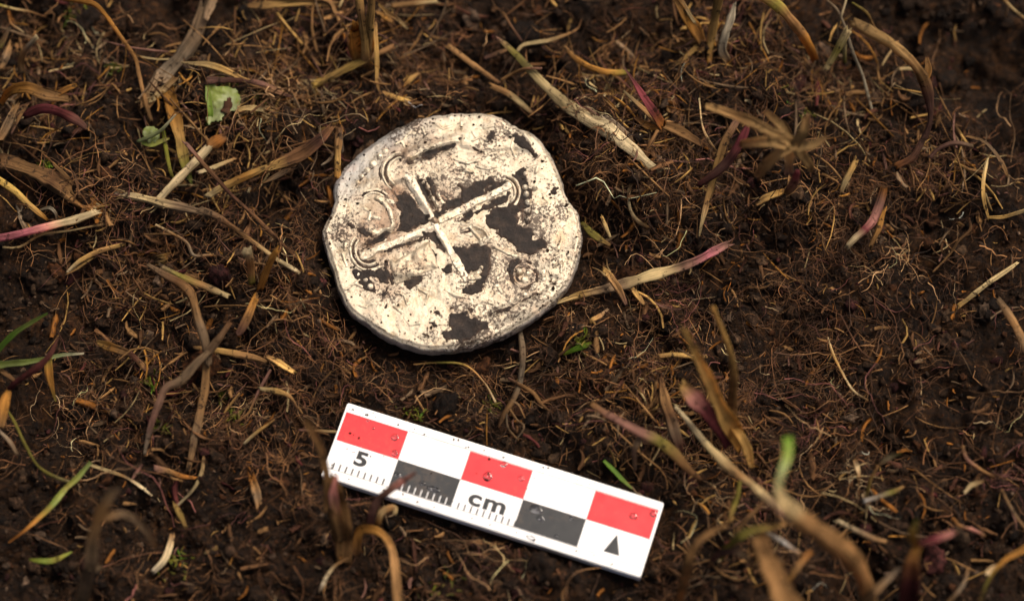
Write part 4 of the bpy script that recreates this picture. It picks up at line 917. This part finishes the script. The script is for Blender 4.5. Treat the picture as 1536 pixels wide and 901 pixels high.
# --- right of the coin and lower right
many('straw_stalk','straw','long pink and cream straw pointing at the lower right rim of the coin',[
  ('stalk','flat','mauve pink mauve pale pale gtan gtan straw pale',L((1092,366,10,.35),(1066,380,13,.36),(1030,396,15,.36),(985,411,16,.35),(945,423,13,.33),(900,435,11,.3),(865,444,10,.3),(830,456,3,.26)))])
one('straw_stalk','straw','olive stub at the right rim of the coin','straw','olive olive tan',L((872,334,6,.25),(884,347,11,.28),(896,357,11,.26),(915,368,5,.2)))
one('straw_fragment','chip','bright short straw right of the olive stub','straw','straw pale',L((903,326,5,.3),(909,340,7,.3),(916,356,5,.25)))
many('straw_fragment','chip','tan chip lying across the long pink and cream straw',[('chip','flat','straw tan tan mauve',L((906,404,7,.5),(916,415,11,.52),(928,432,12,.5),(940,456,6,.4)))]+frays((918,418),(908,406),10,2,.5,61))
one('straw_fragment','chip','smaller tan splinter right of the crossing chip','flat','tan straw tan',L((944,428,6,.3),(955,442,9,.35),(968,458,5,.3)))
one('straw_strip','straw','small hooked straw strip below the pointed end of the pink straw','flat','gtan tan straw',L((912,464,4,.25),(900,474,7,.27),(888,480,6,.3),(886,485,3,.25)))
many('branching_root','root','branching grey-tan root hanging below the coin',[
  ('root','stem','grey gtan grey tan brown',L((780,498,8,.15),(783,522,10,.3),(783,548,11,.36),(779,575,11,.36),(768,602,10,.3),(756,622,10,.24),(748,640,4,.2))),
  ('rootlet','root','gtan tan',L((768,602,5,.3),(778,607,4,.3),(788,626,3,.25))),
  ('rootlet','root','tan grey',L((764,612,4,.28),(776,630,3,.25),(786,640,3,.3),(772,662,2))),
  ('rootlet','root','grey tan',L((760,616,4,.26),(762,640,3,.25),(778,660,3))),
  ('rootlet','root','mauve tan tan brown',L((762,567,5,.4),(778,576,5,.42),(800,590,6,.3),(814,608,5,.25),(830,619,4)))])
one('root_strand','root','thin curved root between the coin and the scale bar','root','tan olive tan cream',L((620,546,3,.2),(660,543,4,.2),(700,548,4,.2),(728,575,3),(744,603,4)))
one('feathery_sprig','sprig','green moss sprig right below the coin','pulp','moss green green moss',L((845,531,4,.2),(860,524,9,.24),(874,519,11,.25),(886,513,5,.2)))
one('straw_stalk','straw','thin olive straws trailing left from the moss below the coin','root','olive tan tan',L((838,533,4,.2),(860,512,4,.2),(884,490,4,.2),(900,474,3,.2)))
one('straw_fragment','chip','level yellow straw piece behind the tall ochre shoot','straw','tan straw straw tan',L((988,534,8,.25),(1008,532,10,.27),(1035,534,10,.26),(1064,534,7,.2)))
many('ochre_shoot','shoot','tall ochre and pink shoot standing at lower right',[
  ('stem','leaf','ochre straw straw straw straw',L((1112,668,23,.5),(1096,635,25,1.1),(1078,600,23,1.7),(1062,565,20,2.2),(1045,530,15,2.7),(1028,495,10,3.1))),
  ('leaf','leaf','ochre straw straw straw',L((1098,640,14,1.0),(1112,655,16,1.0),(1121,675,13,.8),(1128,700,7,.5))),
  ('pink_leaf','leaf','magenta magenta magenta blush straw',L((1092,668,13,.5),(1080,642,20,.8),(1064,618,25,1.1),(1044,598,25,1.3),(1025,578,14,1.4)))])
one('dead_stalk','stem','thin upright brown stem right of the ochre and pink shoot','stem','tan tan straw straw',L((1096,645,13,.1),(1098,598,13,.9),(1101,560,10,1.5),(1094,522,9,2.),(1082,490,8,2.4),(1069,459,7,2.8)))
one('straw_stalk','straw','brown crumpled straw left of the ochre and pink shoot','flat','brown tan brown gtan dusk',L((990,566,6,.4),(996,590,13,.5),(1003,618,18,.5),(1010,645,17,.45),(1019,675,9,.3)))
many('straw_stalk','straw','long cream straw slanting from lower right centre to the thick green-tipped stem',[
  ('stalk','straw','cream cream pale tan pale mauve',L((1014,609,6,.7),(1030,628,8,.75),(1050,655,11,.85),(1072,680,14,1.),(1100,705,16,1.2),(1130,728,17,1.4),(1158,752,17,1.7),(1180,775,14,1.9)))])
many('young_shoot','shoot','thick tan stem with a green tip at the lower right',[
  ('stem','stem','pale tan tan tan tan gtan',L((1172,750,20,3.2),(1190,766,30,3.2),(1215,786,33,3.1),(1246,808,33,2.9),(1272,828,31,2.6),(1292,855,29,2.1),(1302,885,28,1.5),(1306,920,28,.9),(1308,955,24,.1))),
  ('green_tip','blade','green lime mint pale pale',L((1181,655,13,3.9),(1180,682,16,3.8),(1172,705,16,3.7),(1166,728,16,3.5),(1172,748,18,3.3),(1180,764,15,3.2)))])
many('dead_stalk','stem','mauve-tan thick stem pointing at the right end of the scale bar',[
  ('stem','stem','tan mauve mauve olive tan brown',L((888,605,8,.8),(910,620,12,1.),(935,634,13,1.1),(960,648,16,1.1),(985,660,17,1.),(1008,678,16,.9),(1030,702,13,.7),(1052,722,8,.5))),
  ('side_branch','stem','gtan gtan',L((964,652,9,1.),(953,668,9,.9),(951,684,7,.7),(952,704,5,.5)))])
one('green_shoot','grass blade','small dark green blade touching the top edge of the scale bar','blade','green green lime',L((905,690,5,.3),(920,705,9,.35),(932,718,8,.35),(948,733,4,.3)))
many('dead_stalk','stem','broad mauve-brown stem at the bottom right of centre',[
  ('stem','leaf','tan tan tan tan mauve',L((1138,806,20,2.),(1146,830,26,2.4),(1158,860,34,2.7),(1172,890,38,2.9),(1184,920,40,3.),(1196,965,34,1.9),(1206,1010,30,.2))),
  ('curl','leaf','olive olive tan',L((1080,836,12,.2),(1090,820,12,1.2),(1108,806,14,1.6),(1130,795,13,1.7),(1158,790,11,1.6),(1180,784,7,1.4)))])
one('dead_stalk','stem','ochre strip arching at the bottom right of the scale bar','leaf','tan tan tan tan tan',L((1018,905,15,.1),(1023,882,15,.9),(1033,845,16,1.6),(1042,818,16,1.8),(1062,800,14,1.8),(1092,786,9,1.5)))
one('dead_stalk','stem','thin olive forked stem below the middle of the long cream straw','root','olive olive tan',L((1110,722,8,.8),(1106,745,8,.9),(1098,768,9,.9),(1094,785,7,.8)))
one('straw_fragment','chip','short tan twig right of the thin olive stem','straw','tan tan brown',L((1106,795,7,.8),(1124,775,9,.9),(1146,752,6,.9)))
one('straw_fragment','chip','small grey-white straw near the bottom right','straw','grey bluish tan',L((1152,800,6,1.2),(1175,813,9,1.3),(1200,830,8,1.2)))
one('straw_fragment','chip','tan twig slanting inside the bend of the thick green-tipped stem','straw','ochre tan rust',L((1180,872,9,1.2),(1196,850,12,1.3),(1214,828,10,1.3)))
one('straw_strip','straw','mauve curved strip left of the broad mauve-brown stem','leaf','mauve mauve gtan brown',L((1068,840,9,.2),(1080,830,9,.9),(1100,826,10,1.3),(1118,834,10,1.3),(1130,850,8,1.2)))
many('maroon_shoot','shoot','maroon shoot with a pink side leaf at the bottom right',[
  ('stem','leaf','maroon maroon maroon ochre',L((1362,960,34,.1),(1364,920,34,1.),(1364,880,32,1.8),(1368,845,28,2.2),(1378,818,16,2.3))),
  ('side_leaf','leaf','maroon magenta blush',L((1378,815,10,2.3),(1402,808,15,2.4),(1430,798,10,2.4))),
  ('tip','leaf','ochre olive',L((1372,820,12,2.3),(1370,800,16,2.5),(1376,780,8,2.6)))])
one('straw_stalk','straw','wide tan straw crossing the foot of the thick stem at the bottom edge','flat','tan tan grey',L((1262,935,17,.4),(1284,912,17,1.2),(1310,888,15,1.8),(1332,868,10,1.9),(1348,853,5,1.9)))
one('straw_fragment','chip','cream and brown straw right of the thick green-tipped stem','straw','cream gtan tan',L((1256,780,8,.8),(1282,793,10,.8),(1310,805,9,.7),(1330,812,6,.6)))
many('seed_head','plant','thin stem with a pale bud right of the green tip',[
  ('stem','root','olive tan',L((1300,744,5,.3),(1306,720,5,.6),(1318,698,5,.8))),
  ('bud','leaf','tan cream olive',L((1318,698,5,.8),(1332,687,10,.9),(1352,679,4,1.)))])
one('straw_fragment','chip','small pale bud-like chip left of the thin budded stem','leaf','tan cream tan',L((1282,690,5,.5),(1287,702,8,.5),(1290,716,4,.4)))
one('straw_fragment','chip','bluish-grey short straw below the thin budded stem','straw','bluish grey olive tan',L((1296,752,8,.6),(1318,745,10,.6),(1340,738,8,.5),(1356,730,4,.4)))
one('straw_fragment','chip','cream wedge-shaped chip near the right bottom','leaf','cream pale tan',L((1448,738,7,.5),(1458,728,12,.5),(1476,722,4,.4)))
one('grass_stalk','stem','tan curved twig right of the cream wedge chip','root','tan mauve tan brown',L((1444,668,6,.5),(1450,688,7,.5),(1468,702,6,.45),(1492,716,5,.3)))
one('twig','twig','thin tan twig leaving at the right border near the bottom','root','tan gtan tan',L((1502,734,5,.5),(1518,765,6,.5),(1540,795,6,.5)))
one('root_strand','root','rusty forked root below the cream wedge chip','root','rust tan blush tan',L((1428,776,5,.5),(1440,788,7,.5),(1460,794,9,.5),(1478,803,6,.4)))
many('leaf_scrap','leaf','ochre curled strip at the bottom right corner',[
  ('strip','leaf','brown olive ochre ochre',L((1470,905,6,1.),(1484,870,7,1.1),(1505,842,8,1.2),(1540,822,14,1.2))),
  ('knob','leaf','cream tan',L((1480,862,8,1.1),(1488,852,8,1.1),(1506,845,4,1.1)))])
one('twig','twig','pale twig leaning at the bottom border left of the ochre strip','root','tan grey tan',L((1420,905,8,.8),(1436,888,8,.9),(1448,868,6,.8),(1452,850,4,.7)))
# ---------------------------------------------------------------- uncountable stuff: crumbs, fibres, litter
def inside_objects(x, y, m=0.):
    return (bar_dist(x, y) < m) | (coin_rel(x, y) < 1.0+m/1.9)
def ico(sub):
    import bmesh
    bm = bmesh.new(); bmesh.ops.create_icosphere(bm, subdivisions=sub, radius=1)
    V = np.array([v.co[:] for v in bm.verts]); F = np.array([[v.index for v in f.verts] for f in bm.faces]); bm.free(); return V, F
def scatter(n, sampler, r):
    out = []
    while sum(map(len, out)) < n:
        p = sampler(n, r); out.append(p)
    return np.concatenate(out)[:n]
def uniform_xy(n, r): return np.stack([r.uniform(-9.4, 9.4, n), r.uniform(-6.2, 6.6, n)], -1)
def clods(name, n, sub, rmin, rmax, seed, label):
    r = np.random.RandomState(seed)
    bv, bf = ico(sub)
    def smp(n, r):
        p = uniform_xy(n, r); d = .7+.6*fbm(p[:, 0], p[:, 1], .5, 3, 300+seed)
        k = (r.rand(n) < d) & ~inside_objects(p[:, 0], p[:, 1], .04); return p[k]
    p = scatter(n, smp, r)
    s = rmin*(rmax/rmin)**(r.rand(n)**2.4)
    z = gz(p[:, 0], p[:, 1])+s*r.uniform(-.45, .35, n)
    v = np.repeat(bv[None], n, 0)
    off = r.rand(n, 1)*300
    hi = .22*vnoise(v[..., 0]*6.3+off, v[..., 1]*5.7+v[..., 2]*6.1, 303) if sub > 2 else 0.
    d = 1+hi+.42*vnoise(v[..., 0]*1.3+off, v[..., 1]*1.3+v[..., 2]*1.7+off*.37, 301)+.30*vnoise(v[..., 0]*3.1+off, v[..., 1]*2.7+v[..., 2]*3.3, 302)
    v = v*d[..., None]*r.uniform(.65, 1.25, (n, 1, 3))
    a = r.rand(n)*6.283; c, sn = np.cos(a)[:, None], np.sin(a)[:, None]
    v = np.stack([v[..., 0]*c-v[..., 1]*sn, v[..., 0]*sn+v[..., 1]*c, v[..., 2]], -1)*s[:, None, None]
    v = v+np.stack([p[:, 0], p[:, 1], z], -1)[:, None]
    base = np.array([[.010,.0065,.0045],[.017,.0105,.0065],[.027,.017,.011],[.042,.028,.018],[.036,.016,.007],[.028,.010,.010],[.065,.048,.036]])
    base = base*np.array([1.08, .93, .78]); ci = r.choice(len(base), n, p=[.24,.26,.2,.10,.1,.05,.05]); col = base[ci]*r.uniform(.7, 1.35, (n, 1))
    F = (bf[None]+(np.arange(n)*len(bv))[:, None, None]).reshape(-1, 3)
    o = mesh(name, v.reshape(-1, 3), F, M_CRUMB, col=np.repeat(col, len(bv), 0))
    return tag(o, label, 'soil', kind='stuff')
clods('soil_clods', 6000, 2, .026, .10, 5, 'larger dark brown soil crumbs strewn over the ground')
clods('soil_grains', 34000, 1, .009, .042, 6, 'fine dark soil grains covering the ground')

clods('soil_lumps', 420, 3, .08, .20, 7, 'rough dark peat lumps half sunk in the ground')

# where fibres are dense in the photograph: px, py, radius px, weight
FZ = [(940,270,110,3),(1060,300,90,1.6),(470,480,75,2.2),(400,430,90,1.2),(330,150,110,1.4),(470,110,110,1.6),(610,60,110,1.5),(900,150,90,1.2),(1000,140,90,1.3),(1090,60,90,1.2),
      (1200,130,100,1.6),(1290,130,60,1.2),(1410,250,90,2.2),(1280,290,80,1.3),(990,430,110,1.6),(1080,660,120,2.2),(960,590,100,2.),(700,590,110,1.6),(850,560,80,1.4),(250,360,110,2.2),
      (120,330,90,.9),(100,120,110,.9),(60,60,70,1.),(200,430,90,1.),(260,620,110,1.6),(400,640,90,1.6),(100,640,90,1.),(160,560,90,.9),(300,860,120,1.),(560,870,120,.7),(760,870,120,.6),(1060,850,110,1.6),
      (1250,700,120,1.),(1250,560,140,1.),(1400,560,140,.8),(1450,760,110,.9),(1480,430,90,.6),(1200,420,120,1.2),(640,140,70,1.),(540,560,60,1.2),(500,330,40,1.),(1440,100,120,.25),(380,280,90,1.2),(768,450,700,3)]
FW = [(*unp(a, b, .2)[:2], rr*.0104, w) for a, b, rr, w in FZ]
def zone_xy(n, r):
    w = np.array([q[3]*q[2]**1.0 for q in FW]); i = r.choice(len(FW), n, p=w/w.sum()); q = np.array(FW)[i]
    p = q[:, :2]+r.randn(n, 2)*q[:, 2:3]*.62
    k = (np.abs(p[:, 0]) < 9.6) & (p[:, 1] > -6.3) & (p[:, 1] < 6.8); return p[k]
FPAL = np.array([[.075,.033,.013],[.11,.048,.018],[.16,.075,.028],[.085,.036,.015],[.22,.11,.042],[.32,.185,.085],[.46,.32,.17],[.14,.05,.04],[.04,.019,.009]])
def fibres(name, nclump, per, L0, L1, r0, r1, seed, probs, kink, curl, lift, spread, label, cat='roots', branch=.35):
    r = np.random.RandomState(seed); ns_ = 11
    cc = scatter(nclump, zone_xy, r); cw = r.exponential(1., nclump)+.15
    n = int(nclump*per); ci = r.choice(nclump, n, p=cw/cw.sum())
    cs = spread*r.uniform(.4, 1.5, nclump); chd = r.rand(nclump)*6.283; ck = r.choice(len(FPAL), nclump, p=np.array(probs)/sum(probs)); ch = r.rand(nclump)**2*lift
    p = cc[ci]+r.randn(n, 2)*cs[ci][:, None]
    hd = np.where(r.rand(n) < .5, chd[ci]+r.randn(n)*.5, r.rand(n)*6.283)
    Ln = L0*(L1/L0)**r.rand(n); rad0 = r0*(r1/r0)**(r.rand(n)**1.5)
    def run(p, hd, Ln, z0):
        m = len(p); st = (Ln/(ns_-1))[:, None]*r.uniform(.6, 1.4, (m, ns_))
        ang = hd[:, None]+np.cumsum(r.randn(m, ns_)*kink, 1)+r.randn(m, 1)*curl*np.cumsum(st, 1)
        x = p[:, :1]+np.cumsum(np.cos(ang)*st, 1); y = p[:, 1:2]+np.cumsum(np.sin(ang)*st, 1)
        dz = np.cumsum(r.randn(m, ns_)*.35*st, 1)+np.cumsum(st, 1)*r.randn(m, 1)*.22
        g0 = gz(x, y); base = .6*g0+.4*np.maximum(g0, gm(x, y))
        z = (base if z0 is None else .5*base+.5*z0[:, None])+dz
        return x, y, z, ang
    t = np.linspace(0, 1, ns_)[None]
    x, y, z, ang = run(p, hd, Ln, None)
    z = z+(ch[ci]*r.rand(n))[:, None]+.015
    z = np.maximum(z, gz(x, y)-.012)
    nb = int(n*branch); bi = r.randint(n, size=nb); bk = r.randint(2, ns_-2, size=nb)
    bx_, by_, bz_, _ = run(np.stack([x[bi, bk], y[bi, bk]], -1), ang[bi, bk]+r.choice([-1, 1], nb)*r.uniform(.4, 1.2, nb), Ln[bi]*r.uniform(.3, .7, nb), z[bi, bk])
    bz_ = np.maximum(bz_-bz_[:, :1]+z[bi, bk][:, None], gz(bx_, by_)-.01)
    x = np.concatenate([x, bx_]); y = np.concatenate([y, by_]); z = np.concatenate([z, bz_]); rad0 = np.concatenate([rad0, rad0[bi]*.65]); kk = np.concatenate([ck[ci], ck[ci][bi]]); n = len(x)
    # fibres may hang over the coin's edge and the bar's edge only if they pass above the face
    over = (coin_rel(x, y) < 1.03) | (bar_dist(x, y) < .02)
    keep = ~over.any(1)
    x, y, z, rad0, kk = x[keep], y[keep], z[keep], rad0[keep], kk[keep]; n = len(x)
    P = np.stack([x, y, z], -1); T = np.gradient(P, axis=1); T /= np.linalg.norm(T, axis=-1, keepdims=True)+1e-9
    side = np.cross(T, np.array([.1, .05, 1.])); side /= np.linalg.norm(side, axis=-1, keepdims=True)+1e-9; nrm = np.cross(side, T)
    rad = rad0[:, None]*(1.15-.9*t**1.3)*(1+.35*vnoise(x*6, y*6, 402))
    a = np.array([0, 2.094, 4.189])
    V = P[:, :, None]+rad[:, :, None, None]*(np.cos(a)[None, None, :, None]*side[:, :, None]+np.sin(a)[None, None, :, None]*nrm[:, :, None])
    ids = np.arange(ns_*3).reshape(ns_, 3); jn = np.roll(ids, -1, 1)
    F = np.stack([ids[:-1], jn[:-1], jn[1:], ids[1:]], -1).reshape(-1, 4)
    F = (F[None]+(np.arange(n)*ns_*3)[:, None, None]).reshape(-1, 4)
    other = r.choice(len(FPAL), n, p=np.array(probs)/sum(probs)); kk = np.where(r.rand(n) < .7, kk, other)
    col = FPAL[kk]*np.exp(r.randn(n, 1)*.5-.08)
    o = mesh(name, V.reshape(-1, 3), F, M_FIBRE, col=np.repeat(np.clip(col, 0, .6), ns_*3, 0))
    return tag(o, label, cat, kind='stuff')
fibres('root_hairs', 900, 12, .15, .75, .003, .0075, 21, [5,4,2.4,4,1.4,.8,.25,1.2,4], .38, .7, .38, .16, 'tangle of fine brown root hairs matted over the soil')
fibres('rootlets', 260, 4, .4, 1.6, .006, .013, 22, [3,4,4,2,2.4,1.2,.3,1.2,2], .30, .6, .42, .3, 'longer brown and tan rootlets branching across the soil')
fibres('pale_rootlets', 200, 1.2, .25, 1.1, .004, .008, 23, [0,0,0,0,2,3,1.6,.5,0], .33, .9, .3, .2, 'few pale thin rootlets scattered on the soil')

def litter(name, n, L0, L1, w0, w1, seed, pal, probs, sampler, label, cat, lift=.1, mat=M_STRAW, pitch=.35):
    r = np.random.RandomState(seed); p = scatter(n, sampler, r)
    Ln = L0*(L1/L0)**(r.rand(n)**1.6); w = np.minimum(w0*(w1/w0)**r.rand(n), Ln*.45)
    a = r.rand(n)*6.283; pi_ = r.randn(n)*pitch; bend = r.randn(n)*.35
    t = np.linspace(-.5, .5, 5)
    ca, sa, cp, sp = np.cos(a)[:, None], np.sin(a)[:, None], np.cos(pi_)[:, None], np.sin(pi_)[:, None]
    lx = Ln[:, None]*t; ly = Ln[:, None]*bend[:, None]*(t**2)
    x = p[:, 0:1]+lx*cp*ca-ly*sa; y = p[:, 1:2]+lx*cp*sa+ly*ca
    keep = ~inside_objects(x, y, .03).any(1)
    z = gz(p[:, 0], p[:, 1])[:, None]+lx*sp+np.abs(lx*sp).max(1)[:, None]*.5+.02+lift*(r.rand(n)**2)[:, None]
    x, y, z, w, a, Ln = x[keep], y[keep], z[keep], w[keep], a[keep], Ln[keep]; n = len(x)
    sx, sy = -np.sin(a), np.cos(a); tl = r.randn(n)*.5
    prof = np.array([.75, 1, 1.0, .95, .65])[None]*r.uniform(.75, 1.25, (n, 5))
    q = np.array([[-.5, 0], [0, .28], [.5, 0], [0, -.18]])
    V = []
    for u, v in q:
        ww = w[:, None]*prof*u; hh = w[:, None]*prof*v
        V.append(np.stack([x+sx[:, None]*ww*np.cos(tl)[:, None], y+sy[:, None]*ww*np.cos(tl)[:, None], z+ww*np.sin(tl)[:, None]+hh], -1))
    V = np.stack(V, 2)
    V = V+r.randn(*V.shape)*(w*.07)[:, None, None, None]
    ids = np.arange(20).reshape(5, 4); jn = np.roll(ids, -1, 1)
    F = np.concatenate([np.stack([ids[:-1], jn[:-1], jn[1:], ids[1:]], -1).reshape(-1, 4), [ids[0], ids[-1][::-1]]])
    F = (F[None]+(np.arange(n)*20)[:, None, None]).reshape(-1, 4)
    C = np.array([PAL[c] for c in pal.split()])[r.choice(len(probs), n, p=np.array(probs)/sum(probs))]*r.uniform(.6, 1.25, (n, 1))
    uv = np.stack([np.tile(np.array([0, .1, .2, .1]), (n, 5, 1))+r.rand(n, 1, 1)*40, np.repeat((Ln[:, None]*(t+.5)+r.rand(n, 1)*40)[:, :, None], 4, 2)], -1)
    o = mesh(name, V.reshape(-1, 3), F, mat, col=np.repeat(C, 20, 0), uv=uv.reshape(-1, 2))
    return tag(o, label, cat, kind='stuff')
litter('plant_litter', 4200, .06, .45, .012, .06, 31, 'brown dark tan rust dusk gtan mauve straw', [4,4,1.6,1.6,2,1.5,.8,.5], zone_xy, 'small brown bits of dead plant strewn over the soil', 'plant litter')
litter('bark_flakes', 560, .15, .6, .05, .11, 33, 'brown tan rust dusk gtan maroon', [4,1.6,1.4,2,1.6,.6], zone_xy, 'flat brown bark and sheath flakes lying on the soil', 'plant litter', .08)
litter('straw_litter', 620, .1, .75, .012, .045, 32, 'straw pale cream tan ochre', [1.6,1.6,.4,5,1.5], zone_xy, 'tiny pale straw bits scattered over the soil', 'plant litter', .12)
def upper_xy(n, r):
    Zs = np.array([(*unp(a, b, .2)[:2], q*.0104) for a, b, q in [(330,120,120),(300,200,100),(430,190,80),(480,90,110),(400,60,110),(620,70,90),(850,90,110),(1050,60,110),(1190,110,120),(1290,180,90),(1250,280,80),(1000,220,90),(120,80,110),(60,200,90),(300,330,110),(250,480,110),(1420,260,80),(1060,800,120),(1300,850,140),(980,620,80)]])
    i = r.randint(len(Zs), size=n); p = Zs[i, :2]+r.randn(n, 2)*Zs[i, 2:3]*.6
    return p[(np.abs(p[:, 0]) < 9.4) & (p[:, 1] < 6.6) & (p[:, 1] > -6.2)]
litter('dry_grass_litter', 1250, .2, 1.2, .012, .05, 35, 'straw pale tan brown gtan ochre mauve', [2,1.4,4,3,2,1.2,.8], upper_xy, 'short broken bits of dead grass strewn over the upper soil', 'plant litter', .22, M_STRAW, .28)
def moss_xy(n, r):
    M = np.array([(*unp(a, b, .2)[:2], q*.0104) for a, b, q in [(385,150,22),(345,130,20),(170,105,14),(350,620,14),(330,590,10),(265,840,25),(870,520,14),(1200,160,30),(225,570,14),(240,640,16),(620,620,18),(660,880,30),(740,600,18),(110,20,25),(70,260,15)]])
    i = r.randint(len(M), size=n); return M[i, :2]+r.randn(n, 2)*M[i, 2:3]*.5
litter('moss', 420, .05, .22, .02, .045, 34, 'moss olive green', [4,2,1], moss_xy, 'little tufts of green moss between the fibres', 'moss', .12, M_LEAF, .7)

# grit that fell on the coin and on the bar
def grit(name, pts, z, rmin, rmax, seed, label):
    r = np.random.RandomState(seed); bv, bf = ico(1); n = len(pts)
    s = rmin*(rmax/rmin)**(r.rand(n)**2); v = np.repeat(bv[None], n, 0)*r.uniform(.6, 1.3, (n, len(bv), 1))*r.uniform(.5, 1.4, (n, 1, 3))*s[:, None, None]
    v = v+np.stack([pts[:, 0], pts[:, 1], z+s*.4], -1)[:, None]
    base = np.array([[.014,.009,.006],[.03,.018,.011],[.05,.03,.018]])[r.randint(3, size=n)]
    o = mesh(name, v.reshape(-1, 3), (bf[None]+(np.arange(n)*len(bv))[:, None, None]).reshape(-1, 3), M_CRUMB, col=np.repeat(base, len(bv), 0))
    return tag(o, label, 'soil', kind='stuff')
r = np.random.RandomState(77)
a = r.rand(420)*6.283; q = 1-.22*r.rand(420)**2.; k = r.rand(420) < .35; q[k] = np.sqrt(r.rand(k.sum()))*.95
gp = CC[None]+(q*.985*coin_R(a))[:, None]*np.stack([np.cos(a), np.sin(a)], -1)
grit('soil_grit_on_coin', gp, coin_z(gp[:, 0], gp[:, 1]), .006, .028, 78, 'loose dark soil grit lying on the coin')
u = r.rand(220)*BL_; v = r.rand(220)*BW_; e = r.rand(220) < .55; v[e] = np.where(r.rand(e.sum()) < .5, .03+.08*r.rand(e.sum()), BW_-.03-.08*r.rand(e.sum())); e = r.rand(220) < .25; u[e] = .05+.5*r.rand(e.sum())**2
gp = BO[None, :2]+u[:, None]*BU[None, :2]+v[:, None]*BV[None, :2]
grit('soil_grit_on_bar', gp, np.full(220, BAR_Z+.006), .004, .022, 79, 'loose dark soil grit lying on the scale bar')
